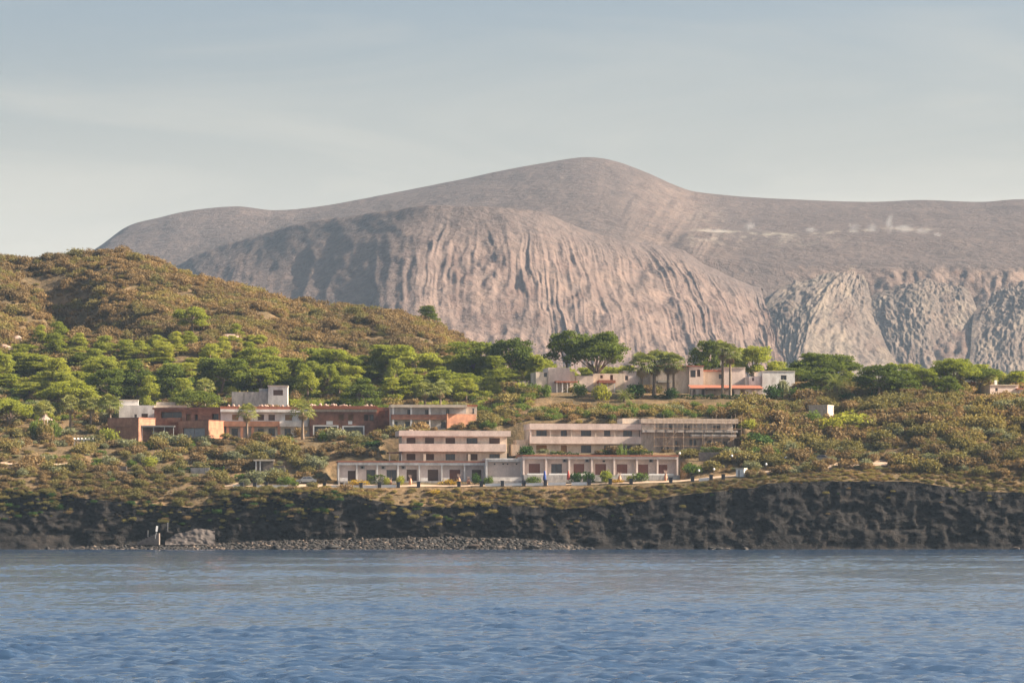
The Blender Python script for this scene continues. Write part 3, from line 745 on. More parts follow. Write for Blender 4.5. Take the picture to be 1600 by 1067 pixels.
def make_agave():
    m = MB()
    for k in range(16):
        a = k * 2.4; el = .35 + .9 * (k / 16)
        d = Vector((math.cos(a) * math.cos(el), math.sin(a) * math.cos(el), math.sin(el))); s = d.cross(Vector((0, 0, 1))).normalized()
        m.poly([(0, 0, 0), d * .5 + s * .12, d * 1.1, d * .5 - s * .12])
    me = m.mesh('foliage'); me.materials.append(MATS['leaf_grey'])
    mb = MB(); mb.tube([(0, 0, -.15), (0, 0, .2)], [.12, .1], 6); t = mb.mesh('stem'); t.materials.append(MATS['bark'])
    return dict(crown=me, trunk=t, H=1.05, W=1.9)
PROTO['agave'] = [make_agave()]

PLANTS = []     # (root, kind word, px, h, w, zone)
FOOT = []       # building footprints (x0,x1,y0,y1)
def plant(kind, px, ptop, wpx, Y, name, zone, label=None, group=None, crown_name='crown', i=None, base=None):
    X = X_(px, Y); zg = gz(X, Y) if base is None else Z_(base, Y)
    h = max(0.35, Z_(ptop, Y) - zg); wm = wpx * Y / FPX
    pr = PROTO[kind][rnd.randrange(len(PROTO[kind])) if i is None else i % len(PROTO[kind])]
    r = empty(name, (X, Y, zg), rnd.random() * 6.283)
    r.scale = (wm / pr['W'], wm / pr['W'], h / pr['H'])
    tr = link('trunk' if crown_name == 'crown' else 'stem', pr['trunk'], None, r)
    kids = [link(crown_name, pr['crown'], None, r)]
    if 'dead' in pr: kids.append(link('dead_fronds', pr['dead'], None, r))
    if 'zt' in pr:                      # palms: crown keeps its shape, only the trunk is longer or shorter
        s_ = wm / pr['W']; r.scale = (s_, s_, s_); dz = max(h - pr['H'] * s_, -.75 * pr['zt'] * s_) / s_
        tr.scale = (1, 1, (pr['zt'] + dz) / pr['zt'])
        for k_ in kids: k_.location.z = dz
    cat = 'palm' if 'palm' in name else 'tree' if 'tree' in name or 'pine' in name else 'hedge' if 'hedge' in name else 'bush'
    tag(r, label, cat, group)
    PLANTS.append(dict(o=r, name=name, px=px, h=h, w=wm, zone=zone, label=label, kind=kind, Y=Y))
    return r

# ------------------------------------------------------------------ buildings
class Bld:
    """one building: an Empty at the foot of its front; parts are given by image columns/rows on its front plane and depths in metres behind it"""
    def __init__(s, name, label, cat, px, py, Y, rz=0.0, group=None):
        s.px0, s.Y, s.a = px, Y, R(rz); s.loc = P(px, py, Y)
        s.root = empty(name, s.loc, s.a); tag(s.root, label, cat, group)
    def U(s, px):
        k = (px - CX) / FPX
        return (k * s.Y - s.loc.x) / (math.cos(s.a) - k * math.sin(s.a))
    def Z(s, py): return Z_(py, s.Y) - s.loc.z
    def foot(s, p0, p1, d0, d1):
        u0, u1 = s.U(p0), s.U(p1); c, sn = math.cos(s.a), math.sin(s.a)
        xs = [s.loc.x + u * c - d * sn for u in (u0, u1) for d in (d0, d1)]; ys = [s.loc.y + u * sn + d * c for u in (u0, u1) for d in (d0, d1)]
        FOOT.append((min(xs) - .4, max(xs) + .4, min(ys) - .6, max(ys) + .4))
    def box(s, part, p0, p1, t, b, d0, d1, mat, parent=None):
        mb = MB(); mb.box(s.U(p0), s.U(p1), d0, d1, s.Z(b), s.Z(t)); return mb.build(part, MATS[mat], parent or s.root)
    def wall(s, p0, p1, t, b, d0, d1, mat, holes=(), reveal=0.22, part='wall'):
        """solid block whose front has real recesses at the holes (columns, rows)"""
        s.foot(p0, p1, d0, d1)
        mb = MB(); us = sorted({s.U(p0), s.U(p1)} | {s.U(h[0]) for h in holes} | {s.U(h[1]) for h in holes})
        zs = sorted({s.Z(t), s.Z(b)} | {s.Z(h[2]) for h in holes} | {s.Z(h[3]) for h in holes})
        H = [(s.U(h[0]), s.U(h[1]), s.Z(h[3]), s.Z(h[2])) for h in holes]
        for i in range(len(us) - 1):
            for j in range(len(zs) - 1):
                cu, cz = (us[i] + us[i + 1]) / 2, (zs[j] + zs[j + 1]) / 2
                if any(h[0] < cu < h[1] and h[2] < cz < h[3] for h in H): continue
                mb.poly([(us[i], d0, zs[j]), (us[i + 1], d0, zs[j]), (us[i + 1], d0, zs[j + 1]), (us[i], d0, zs[j + 1])])
        for (u0, u1, z0, z1) in H:
            e = d0 + reveal
            mb.poly([(u0, d0, z0), (u0, d0, z1), (u0, e, z1), (u0, e, z0)]); mb.poly([(u1, d0, z1), (u1, d0, z0), (u1, e, z0), (u1, e, z1)])
            mb.poly([(u0, d0, z1), (u1, d0, z1), (u1, e, z1), (u0, e, z1)]); mb.poly([(u1, d0, z0), (u0, d0, z0), (u0, e, z0), (u1, e, z0)])
            mb.poly([(u0, e, z0), (u1, e, z0), (u1, e, z1), (u0, e, z1)])
        u0, u1, z0, z1 = s.U(p0), s.U(p1), s.Z(b), s.Z(t)
        mb.poly([(u0, d1, z0), (u0, d0, z0), (u0, d0, z1), (u0, d1, z1)]); mb.poly([(u1, d0, z0), (u1, d1, z0), (u1, d1, z1), (u1, d0, z1)])
        mb.poly([(u0, d0, z1), (u1, d0, z1), (u1, d1, z1), (u0, d1, z1)]); mb.poly([(u1, d1, z0), (u0, d1, z0), (u0, d1, z1), (u1, d1, z1)])
        mb.poly([(u0, d1, z0), (u1, d1, z0), (u1, d0, z0), (u0, d0, z0)])
        return mb.build(part, MATS[mat], s.root)
    def opening(s, p0, p1, t, b, d0, kind, reveal=0.22):
        """window or door set into a recess: frame with pane or shutters as sub-parts"""
        u0, u1, z0, z1 = s.U(p0), s.U(p1), s.Z(b), s.Z(t); e = d0 + reveal; fw = .07
        mb = MB()
        mb.box(u0 + .003, u0 + fw, e - .08, e - .004, z0 + .003, z1 - .003); mb.box(u1 - fw, u1 - .003, e - .08, e - .004, z0 + .003, z1 - .003)
        mb.box(u0 + fw, u1 - fw, e - .08, e - .004, z1 - fw, z1 - .003); mb.box(u0 + fw, u1 - fw, e - .08, e - .004, z0 + .003, z0 + fw)
        if u1 - u0 > 1.2: mb.box((u0 + u1) / 2 - .035, (u0 + u1) / 2 + .035, e - .08, e - .004, z0 + fw, z1 - fw)
        nm = 'door' if kind.startswith('door') else 'window'
        fm = 'wood_dark' if kind in ('glass', 'door_dark') else 'wood_red' if 'red' in kind else 'wood_tan' if 'tan' in kind else 'wood_dark'
        w = mb.build(nm, MATS[fm], s.root)
        halves = [(u0 + fw, (u0 + u1) / 2 - .035), ((u0 + u1) / 2 + .035, u1 - fw)] if u1 - u0 > 1.2 else [(u0 + fw, u1 - fw)]
        for k, (a, c) in enumerate(halves):
            m = MB()
            if 'red' in kind or 'brown' in kind or 'tan' in kind:
                z = z0 + fw                                    # louvred shutter leaf
                m.box(a, c, e - .045, e - .02, z0 + fw, z1 - fw)
                while z < z1 - fw - .1:
                    m.box(a + .05, c - .05, e - .06, e - .046, z + .02, z + .09); z += .13
                m.build('shutter', MATS['wood_red' if 'red' in kind else 'wood_tan' if 'tan' in kind else 'wood_dark'], w)
            else:
                m.box(a, c, e - .04, e - .02, z0 + fw, z1 - fw); m.build('pane', MATS['glass_dark'], w)
        return w
    def holes(s, p0, p1, t, b, d0, d1, mat, hs, part='wall', reveal=.22):
        w = s.wall(p0, p1, t, b, d0, d1, mat, [h[:4] for h in hs], reveal, part)
        for h in hs:
            if h[4]: s.opening(h[0], h[1], h[2], h[3], d0, h[4], reveal)
        return w
    def aircon(s, px, py, d):
        u, z = s.U(px), s.Z(py); mb = MB(); mb.box(u - .42, u + .42, d - .34, d - .004, z - .3, z + .3)
        o = mb.build('air_conditioner', MATS['metal_grey'], s.root)
        m = MB(); m.lathe([(.20, 0), (.23, .02), (.02, .03)], 12); me = m.mesh('fan_grille')
        for v in me.vertices: v.co = (u - .08 + v.co.x, d - .342 - v.co.z, z + v.co.y)
        link('fan_grille', me, MATS['metal_dark'], o)

def lower_rows():
    # --- west wing: seven bays
    b = Bld('terrace_house_row', 'long low white row with seven bays of brown doors above the cliff', 'building', 529, 753, 645, 6)
    cols = [529, 557.5, 589.5, 622, 655.3, 690.5, 726, 757.5]
    doors = [(544, 556, 735, 751, 'door_brown'), (573, 587, 733.5, 751, 'door_dark'), (604.5, 620, 733.5, 751, 'door_dark'), (636, 652, 733, 751, 'door_brown'), (669, 685.5, 733, 751, 'door_brown'), (703, 720, 733, 751, 'door_red'), (738, 753, 733, 751, 'door_brown')]
    b.holes(529.5, 757.2, 722, 760, 1.1, 7.5, 'plaster_wall_pink', doors)
    b.box('roof', 528, 758.5, 719.8, 722, -.25, 7.7, 'tile_roof'); b.box('fascia', 528.6, 758, 722, 726.3, -.12, 1.09, 'plaster_white')
    for c in cols: b.box('column', c - 1.1, c + 1.1, 726.3, 758, -.05, 1.09, 'plaster_white')
    b.box('terrace_floor', 528, 758, 751.2, 760, -1.6, 1.09, 'concrete_stained')
    for p in (567, 599.5, 631): b.aircon(p, 730, 1.1)
    for p0, p1 in ((530.5, 543), (657, 668), (692, 702)): b.box('low_parapet', p0, p1, 746, 751.2, -.6, -.45, 'plaster_white')
    # --- middle block
    b = Bld('terrace_house_block', 'plain white one bay block between the two low door rows', 'building', 758, 753, 645.6, 6)
    b.wall(760, 815.5, 718, 760, 1.2, 8, 'plaster_pink'); b.box('roof', 758.8, 816.6, 715.8, 718, -.2, 8.2, 'plaster_white')
    b.box('column', 758.9, 762, 718, 758, 0, 1.19, 'plaster_white'); b.box('column', 814, 816.6, 718, 758, 0, 1.19, 'plaster_white')
    b.box('fascia', 762, 814, 718, 721, 0, 1.19, 'plaster_white')
    for p in (773.5, 787, 794, 808):
        mb = MB(); mb.lathe([(.02, 0), (.16, .05), (.18, .2), (.02, .26)], 8); me = mb.mesh('wall_lamp')
        u, z = b.U(p), b.Z(725.5)
        for v in me.vertices: v.co = (u + v.co.x, 1.0 + v.co.y, z + v.co.z)
        link('wall_lamp', me, MATS['metal_dark'], b.root)
    b.box('terrace_floor', 758.5, 817, 751.2, 760, -2.4, 1.19, 'concrete_stained'); b.box('low_parapet', 766, 814, 745.5, 751.2, -2.3, -2.1, 'plaster_white')
    # --- east wing
    b = Bld('terrace_house_row', 'long low pinkish row with red brown shutter doors under flat roof', 'building', 817, 753, 645, 9)
    cols = [818.5, 853.5, 889.7, 925, 960, 995.5, 1027.5, 1058.5]
    doors = [(828, 845.6, 724, 741.5, 'door_red'), (863, 880, 724, 741.5, 'door_dark'), (898, 915, 724, 741.5, 'door_red'), (932, 949, 724, 741.5, 'door_red'), (965.6, 982.5, 724.3, 741.5, 'door_red'), (998, 1015, 724.5, 741.5, 'door_red'), (1030, 1045, 725, 741.5, 'door_red')]
    b.holes(818.6, 1058.6, 712.5, 758, 1.4, 8, 'plaster_pink', doors)
    b.box('roof', 816.6, 1060, 710.2, 712.5, -.25, 8.2, 'tile_roof'); b.box('fascia', 817.2, 1059.6, 712.5, 716.6, -.1, 1.39, 'plaster_pink')
    for c in cols: b.box('column', c - 1.3, c + 1.3, 716.6, 756, -.04, 1.39, 'plaster_pink')
    b.box('terrace_floor', 816.8, 1059.8, 741.7, 758, -1.5, 1.39, 'concrete_stained')
    for p0, p1 in ((822, 850), (856, 886), (892, 922), (963, 992), (1012, 1050)): b.box('low_parapet', p0, p1, 739.5, 741.7, -1.45, -1.25, 'white_paint')
    for p in (884, 919, 1019): b.aircon(p, 719, 1.4)
    b.box('wall_lamp', 943.5, 947, 718.5, 721, 1.15, 1.39, 'metal_dark')

def upper_blocks():
    b = Bld('apartment_block', 'two storey pale block with long plain balcony above the low white row', 'building', 625, 722, 657, 7)
    wx = [(636, 650), (665, 679), (697, 712), (730, 747), (765.5, 782)]
    up = [(a, c, 683.4, 692.5, k) for (a, c), k in zip(wx, ('brown', 'brown', 'brown', 'glass', 'brown'))]
    lo = [(a, c, 708.5, 718.5, k) for (a, c), k in zip(wx, ('brown', 'brown', 'glass', 'brown', 'glass'))]
    b.holes(629, 793, 679, 726, 1.1, 9, 'plaster_cream', up + lo)
    b.box('roof_parapet', 623.5, 798, 672.5, 681, -.1, 9.2, 'plaster_pink'); b.box('balcony', 623.5, 791, 693, 705, -.12, 1.09, 'plaster_pink')
    for p in (663.5, 733): b.box('chimney_stack', p - 2, p + 2, 709, 722, -.1, .5, 'plaster_cream')
    b.box('roof_hatch', 641, 647, 670.3, 672.5, 2, 4, 'roof_sunny')
    for p in (608.5, 627.2): b.box('pergola_post', p, p + 1.2, 708, 724, .3, .5, 'plaster_white')
    b.box('pergola_roof', 607, 629, 706, 708, 0, 4, 'wood_dark')
    b = Bld('apartment_block', 'wide two storey pink block beside the scaffolded building', 'building', 828, 709, 663, 8)
    wx = [(839, 855.6), (877.5, 887), (909, 925), (945, 955), (975, 989)]
    up = [(a, c, 671.8, 681, 'glass') for a, c in wx]; lo = [(a, c, 695, 707, k) for (a, c), k in zip(wx, ('tan', 'tan', 'glass', 'glass', 'glass'))]
    b.holes(829, 1000, 669, 714, 1.0, 9, 'plaster_cream', up + lo)
    b.box('roof_parapet', 828, 1004, 661.5, 671, -.1, 9.2, 'plaster_pink'); b.box('balcony', 828, 1004, 681.5, 693, -.15, .99, 'plaster_pink')
    for p in (829.2, 1001.5): b.box('column', p - .8, p + 1.2, 671, 681.5, 0, .7, 'plaster_pink')
    for p in (860, 893, 931, 961): b.box('column', p - .5, p + .5, 671, 681.5, .05, .4, 'plaster_cream'); 
    b.box('stair_wall', 808, 828, 687, 706, 1.5, 6, 'plaster_cream'); b.box('stair_wall', 800, 812, 694, 712, .5, 5, 'plaster_cream')
    # --- unfinished building behind scaffolding
    b = Bld('unfinished_building', 'rough unplastered concrete building behind scaffolding', 'building', 1004, 708, 665.5, 9)
    hs = [(1056, 1061, 688, 703, 'glass'), (1078, 1089, 686, 697, 'glass'), (1104, 1112, 687, 697, 'glass'), (1120, 1138, 689, 697, 'glass'), (1034, 1046, 698, 708, 'glass')]
    b.holes(1003, 1148, 672, 716, .6, 9, 'concrete_rough', hs, reveal=.5)
    b.box('wall', 1003, 1026, 655, 672, .6, 9, 'concrete_rough'); b.holes(1026, 1148, 661, 672, 1.6, 9, 'concrete_stained', [(1048, 1053, 663, 671, 'glass'), (1117, 1128, 664, 671, 'glass'), (1072, 1080, 664, 671, 'glass')], reveal=.4)
    b.box('roof', 1002, 1154, 653.5, 661, .2, 9.4, 'concrete_rough'); b.box('floor_slab', 1003, 1152, 671.8, 675.2, -.6, .59, 'concrete_stained'); b.box('floor_slab', 1078, 1150, 678.5, 682, -.5, .59, 'concrete_stained')
    b.box('roof', 977, 1003, 653, 661, 3, 9, 'plaster_cream')
    for p in (1040, 1068, 1100, 1146): b.box('pillar', p - 1.1, p + 1.1, 675.2, 712, -.3, .3, 'concrete_rough')
    # --- the scaffolding, each pole its own part
    s = empty('scaffolding', P(1022, 709, 664), R(9)); tag(s, 'rusty pole scaffolding in front of the unfinished concrete building', 'scaffolding')
    L, Ht = 18.5, 8.0
    v = MB(); v.tube([(0, 0, -1), (0, 0, Ht)], [.032, .032], 6); vm = v.mesh('pole'); vm.materials.append(MATS['rust_pole'])
    hm_ = MB(); hm_.tube([(0, 0, 0), (L, 0, 0)], [.03, .03], 6); hm = hm_.mesh('ledger'); hm.materials.append(MATS['rust_pole'])
    for k in range(19):
        o = link('pole', vm, None, s); o.location = (k * L / 18, (k % 2) * .9, rnd.uniform(-.6, .5))
    for z in (1.6, 3.4, 5.2, 6.9):
        for y in (0.1, 1.0): o = link('ledger', hm, None, s); o.location = (0, y, z)
    for z in (1.7, 3.5, 5.3):
        m = MB(); m.box(0, L, .15, .85, z, z + .05); m.build('plank', MATS['wood_tan'], s)
    for x0, x1 in ((1, 5), (9, 13)):
        m = MB(); m.tube([(x0, -.06, 0), (x1, -.06, 5)], [.04, .04], 6); m.build('brace', MATS['rust_pole'], s)
    s2 = empty('wooden_ladder', P(1141, 702, 667), R(9)); tag(s2, 'long pale wooden ladder leaning on the scaffolding end', 'ladder')
    for dx in (0, .45):
        m = MB(); m.tube([(dx - 1, 0, -.6), (dx + .9, 1.2, 3.6)], [.05, .05], 5); m.build('rail', MATS['wood_tan'], s2)
    for k in range(12):
        t = k / 12 + .04; m = MB(); m.tube([(-1 + 1.9 * t, 1.2 * t, -.6 + 4.2 * t), (-.55 + 1.9 * t, 1.2 * t, -.6 + 4.2 * t)], [.025, .025], 5); m.build('rung', MATS['wood_tan'], s2)

def rubble(b, p0, p1, py, n, d0, d1, mat='rubble_pale'):
    mb = MB()
    for k in range(n):
        u = b.U(rnd.uniform(p0, p1)); d = rnd.uniform(d0, d1); r = rnd.uniform(.12, .4); z = b.Z(py)
        mb.lathe([(r * .6, -.05), (r, r * .4), (r * .85, r * 1.0), (r * .3, r * 1.5)], 6, (u, d, z))
    o = mb.build('roof_rubble', MATS[mat], b.root); o['kind'] = 'stuff'

def brick_complex():
    # left white house
    b = Bld('white_house', 'small white house behind the brick wall with flat cream roof', 'building', 186, 660, 690, 6)
    b.holes(186, 241, 633, 664, 0, 7, 'plaster_white', [(221, 231, 646, 653, 'brown'), (210, 214, 647, 656, 'glass')]); b.box('roof_room', 186.5, 216, 625, 633, 1.5, 6, 'plaster_white')
    b.box('roof', 185.5, 216.6, 624, 625, 1.3, 6.2, 'roof_sunny')
    b.box('side_wing', 241, 291, 637.5, 664, 1.8, 8, 'plaster_white'); b.box('roof', 240, 292, 632.5, 637.5, 1.2, 8.2, 'roof_sunny'); b.box('roof_room', 244, 274, 626.5, 632.5, 5, 8, 'plaster_cream')
    # brick court walls at the left end, turned so that the flank takes the sun
    b = Bld('brick_house', 'roofless brick block with sunlit orange flank at the end of the complex', 'building', 168, 682, 679, -28)
    b.foot(168, 216, 0, 6); b.wall(168, 216.5, 654, 690, 0, 6.2, 'brick_orange', [(181, 205, 667, 680)], .35); b.box('coping', 167.6, 217, 652.8, 654, -.08, 6.3, 'brick_dark')
    # carport
    b = Bld('carport', 'dark flat carport on posts before the brick house', 'carport', 221, 683, 676, 4)
    b.box('roof', 220, 273, 664.5, 666.8, 0, 4.5, 'roof_grey')
    for p, d in ((222, .2), (240, .2), (257, .2), (271, .2)): b.box('post', p - .5, p + .5, 666.8, 690, d, d + .14, 'plaster_white')
    b.wall(222, 271, 667, 690, 3.2, 4.3, 'brick_dark', [(231, 243, 671, 684), (248, 262, 671, 684)], .3, 'back_wall')
    # upper brick storey
    b = Bld('brick_house', 'upper brick storey with dark openings behind the carport', 'building', 241, 684, 686, -14)
    b.holes(241, 343, 640, 692, 0, 8, 'brick_orange', [(251, 284, 643.5, 653, 'glass'), (290, 298, 647, 658, 'tan'), (304, 309, 648, 657, 'glass'), (331, 341.5, 647, 657, 'glass')], reveal=.9); b.box('roof', 240, 344, 637, 640, -.8, 8.3, 'brick_dark')
    b.box('balcony', 264, 284, 653.2, 660.5, -1.1, -.02, 'brick_orange')
    # garage block
    b = Bld('brick_garage', 'square brick garage with wide grey door and sunlit flank', 'garage', 279, 684, 679.5, -28)
    b.wall(279, 326, 658, 692, 0, 6.2, 'brick_orange', [(285.5, 320, 669, 683.5)], .5); b.box('coping', 278.6, 326.4, 656.8, 658, -.06, 6.3, 'brick_dark')
    for a, c in ((286, 302.3), (303.2, 319.5)): b.box('garage_door', a, c, 669.3, 683.3, .36, .48, 'metal_grey')
    # long house
    b = Bld('brick_house', 'long two storey house with white upper floor and brick balcony', 'building', 345, 684, 681, 7)
    up = [(363, 373, 647, 656, 'tan'), (403, 413, 647, 656, 'brown'), (420, 430, 647, 656, 'brown'), (446, 457, 647, 656, 'tan')]
    lo = [(362, 372, 668.5, 681, 'door_dark'), (403, 413, 668.5, 680, 'glass'), (420, 430, 668.5, 680, 'glass'), (445, 455, 668.5, 681, 'glass'), (464, 468.5, 669, 682, 'door_dark')]
    b.holes(345, 484, 643, 692, 1.5, 9, 'plaster_white', up + lo)
    b.box('roof', 344, 486, 634.5, 639, .6, 9.4, 'tile_roof'); b.box('fascia', 344.5, 485.5, 639, 643.2, .4, 1.49, 'plaster_white')
    b.box('balcony', 345, 437, 657.8, 666, -.1, 1.49, 'brick_orange'); b.box('balcony', 437, 481, 657.5, 666, .3, 1.49, 'plaster_white')
    for p in (347, 356, 378, 395, 436): b.box('pillar', p - 2.3, p + 2.3, 666, 690, -.05, .7, 'brick_orange')
    rubble(b, 350, 482, 634.5, 16, 1, 6)
    # right brick house
    b = Bld('brick_house', 'ruined brick house with bare upper wall and white door portals', 'building', 484, 684, 682, 4)
    hs = [(529, 537, 647, 656, 'tan'), (544, 552, 647, 656, 'tan'), (569, 576, 647, 657, 'brown'), (577, 584, 647, 657, 'glass'), (491, 527, 666, 683, 'glass'), (537, 567.5, 666.5, 681, 'glass')]
    b.holes(484, 588, 643, 692, .8, 9, 'brick_dark', hs, reveal=.8); b.box('fascia', 483.5, 589, 639, 643, .3, 9.1, 'concrete_rough'); b.box('roof', 483, 590, 633.8, 639, 0, 9.3, 'tile_roof')
    for p0, p1, t, bt in ((489, 529, 664, 684), (535, 569.5, 664.8, 682)):
        mb = MB(); u0, u1, z0, z1 = b.U(p0), b.U(p1), b.Z(bt), b.Z(t)
        mb.box(u0, u0 + .28, .3, .79, z0, z1); mb.box(u1 - .28, u1, .3, .79, z0, z1); mb.box(u0 + .28, u1 - .28, .3, .79, z1 - .25, z1); mb.build('portal', MATS['white_paint'], b.root)
    b.box('wall_panel', 510, 520, 657.5, 663, .6, .79, 'white_paint'); b.box('wall_panel', 544, 550.5, 657.5, 662.5, .6, .79, 'white_paint')
    b.wall(588.2, 611, 635, 692, 3.5, 9, 'brick_dark', [(593, 598, 641, 650), (603, 607, 641, 650)], .4); rubble(b, 484, 586, 633.8, 34, .6, 6)
    # right end: white house on posts with brick parapet
    b = Bld('brick_house', 'white walled house with posts, brick parapet and sunlit orange wall', 'building', 611, 674, 679, 5)
    up = [(637, 642, 639, 647.5, 'glass'), (665, 670, 639, 647.5, 'door_dark'), (698, 703, 638, 645.5, 'door_dark')]; lo = [(617, 622, 658, 668, 'glass'), (633, 641, 658, 672, 'door_dark'), (662, 671, 658, 668, 'glass'), (690, 697, 658, 668, 'glass')]
    b.holes(611, 729, 636.4, 686, 1.8, 9, 'plaster_white', up + lo); b.box('roof', 610, 729.5, 632, 636.4, -.3, 9.3, 'roof_sunny')
    b.box('balcony', 611.5, 698, 647.3, 655.2, -.05, 1.79, 'brick_dark')
    for p in (614.5, 642.5, 671.5): b.box('post', p - 1.2, p + 1.2, 636.4, 647.3, 0, .35, 'white_paint'); b.box('post', p - 1.2, p + 1.2, 655.2, 682, 0, .35, 'white_paint')
    mb = MB(); L = (b.U(745) - b.U(698.2)) / math.cos(R(24)); mb.box(0, L, 0, .5, b.Z(684), b.Z(646)); o = mb.build('side_wall', MATS['brick_orange'], b.root); o.location = (b.U(698.2), -.2, 0); o.rotation_euler = (0, 0, R(24))
    b.box('side_wing', 729.6, 747, 633.5, 684, 3.3, 9, 'plaster_cream'); b.box('side_window', 740, 742.5, 637, 645, 3.2, 3.29, 'glass_dark')
    b.box('roof', 729.6, 748, 631, 633.5, 3.0, 9.2, 'tile_roof')
    # stained white house up behind
    b = Bld('white_house', 'stained white house with square window tower above the long roof', 'building', 362, 636, 700, 3)
    b.wall(362, 419, 612, 645, .6, 7, 'concrete_stained'); b.box('wall_stub', 404, 418, 606, 612, 3, 6.8, 'concrete_stained'); b.holes(419, 449.5, 603.5, 645, 0, 7, 'plaster_white', [(427, 442, 609, 617.5, 'brown')]); b.box('roof', 418, 450.3, 601.8, 603.5, -.15, 7.2, 'roof_sunny')

def villas():
    b = Bld('hill_villa', 'pinkish villa with shaded porch under two tall pines', 'building', 838, 612, 714, 10)
    b.holes(838, 857, 581, 620, .5, 7, 'plaster_cream', [(850.5, 855.5, 582, 588.5, 'glass')]); b.wall(857, 891, 574, 620, .2, 7, 'plaster_pink'); b.box('wall', 891, 899, 580, 620, .8, 7, 'plaster_cream')
    b.box('porch_roof', 866, 899.5, 595.5, 598, -2.2, .18, 'tile_roof')
    for p in (867.5, 876, 884, 897): b.box('porch_post', p - .6, p + .6, 598, 620, -2.1, -1.9, 'plaster_white')
    b.box('porch_wall', 838, 846, 599, 620, -.6, .48, 'plaster_cream')
    b = Bld('hill_villa', 'low cream villa with red tiled porch beside the umbrella pine', 'building', 900, 606, 718, 8)
    b.holes(928, 977, 583, 616, 1, 7, 'plaster_cream', [(939, 943, 585.5, 590.5, 'brown'), (954.5, 959, 585, 593, 'door_brown')]); b.box('wall', 900, 928, 587, 616, .4, 6, 'plaster_pink')
    b.box('porch_roof', 934, 959.5, 594, 598.5, -2, .98, 'tile_roof')
    for p in (935, 947, 958): b.box('porch_post', p - .6, p + .6, 598.5, 616, -1.8, -1.6, 'plaster_white')
    b.holes(977, 1000, 579.5, 616, 2, 8, 'plaster_wall_pink', [(979, 984, 586, 593, 'glass')]); b.box('roof', 976, 1026, 578, 579.5, 1.8, 8.2, 'roof_grey'); b.box('wall', 1000, 1025, 579.5, 616, 2.3, 8, 'plaster_cream')
    b = Bld('hill_villa', 'tall white cube villa behind the cluster of fan palms', 'building', 1024, 612, 716, 8)
    b.wall(1024, 1077, 573, 620, .8, 8, 'plaster_cream'); b.holes(1077, 1099, 572, 620, 0, 8, 'plaster_pink', [(1078.6, 1087, 578, 589, 'glass'), (1089, 1094, 577, 588, 'brown')]); b.box('roof', 1023, 1100, 570.6, 572, -.2, 8.2, 'tile_roof')
    b.box('shed_roof', 1026, 1048, 595, 598, -1.5, .78, 'roof_grey')
    b = Bld('hill_villa', 'cream villa of two cubes behind the two tall slim palms', 'building', 1101, 612, 719, 9)
    b.holes(1101, 1132, 580, 620, 1.2, 7, 'plaster_cream', [(1125, 1130, 584, 591, 'wood')]); b.box('roof', 1100, 1132, 577.5, 580, .8, 7.2, 'tile_roof'); b.wall(1132, 1165, 574.5, 620, .4, 7, 'plaster_pink'); b.box('roof', 1131.6, 1165.4, 573.3, 574.5, .2, 7.2, 'roof_sunny')
    # arcade with arches
    b = Bld('arcade_house', 'long low arcade with red tiled roof and dark arches', 'building', 1080, 620, 711, 6)
    archs = [(1082, 1087), (1096, 1101), (1141, 1147.5), (1156, 1165), (1174, 1183)]
    us = [(b.U(a), b.U(c)) for a, c in archs]; zb, zt, zs = b.Z(626), b.Z(606), b.Z(611.5)
    mb = MB(); edges = [b.U(1080)] + [x for p in us for x in p] + [b.U(1191)]
    for i in range(0, len(edges), 2): mb.box(edges[i], edges[i + 1], 0, .35, zb, zt)
    for u0, u1 in us:
        n = 8; c, r = (u0 + u1) / 2, (u1 - u0) / 2; hh = zt - .25 - zs
        prev = None
        for k in range(n + 1):
            t = math.pi * k / n; q = (c - r * math.cos(t), zs + hh * math.sin(t))
            if prev:
                for d in (0, .35): mb.poly([(prev[0], d, prev[1]), (q[0], d, q[1]), (q[0], d, zt), (prev[0], d, zt)])
                mb.poly([(prev[0], 0, prev[1]), (prev[0], .35, prev[1]), (q[0], .35, q[1]), (q[0], 0, q[1])])
            prev = q
    mb.build('arcade_wall', MATS['plaster_pink'], b.root); b.foot(1080, 1191, 0, 5)
    b.box('back_wall', 1081, 1190, 606, 626, 3, 3.3, 'plaster_wall_pink'); 
    m = MB(); u0, u1 = b.U(1079), b.U(1192.5); z0, z1 = b.Z(606.2), b.Z(600.2)
    m.poly([(u0, -.5, z0), (u1, -.5, z0), (u1, 4, z1), (u0, 4, z1)]); m.poly([(u0, -.5, z0 - .12), (u0, 4, z1 - .12), (u1, 4, z1 - .12), (u1, -.5, z0 - .12)])
    m.poly([(u0, -.5, z0 - .12), (u1, -.5, z0 - .12), (u1, -.5, z0), (u0, -.5, z0)]); m.poly([(u0, -.5, z0), (u0, 4, z1), (u0, 4, z1 - .12), (u0, -.5, z0 - .12)]); m.poly([(u1, 4, z1), (u1, -.5, z0), (u1, -.5, z0 - .12), (u1, 4, z1 - .12)])
    m.build('roof', MATS['tile_roof'], b.root)
    b.box('pergola_roof', 1100, 1140, 606.4, 608.5, -2.6, -.52, 'wood_dark')
    for p in (1101, 1114, 1127, 1139): b.box('pergola_post', p - .5, p + .5, 608.5, 626, -2.5, -2.3, 'wood_dark')
    b = Bld('white_house', 'bright white block villa with stepped roof beside the arcade', 'building', 1171, 612, 716, 9)
    b.holes(1191, 1242, 580, 622, 0, 7.5, 'plaster_white', [(1220, 1229, 586, 593, 'glass')]); b.holes(1171.5, 1191, 588, 622, .5, 7, 'plaster_white', [(1176, 1179, 590, 595, 'brown')]); b.box('roof', 1190.5, 1242.4, 579, 580, -.1, 7.6, 'roof_sunny')
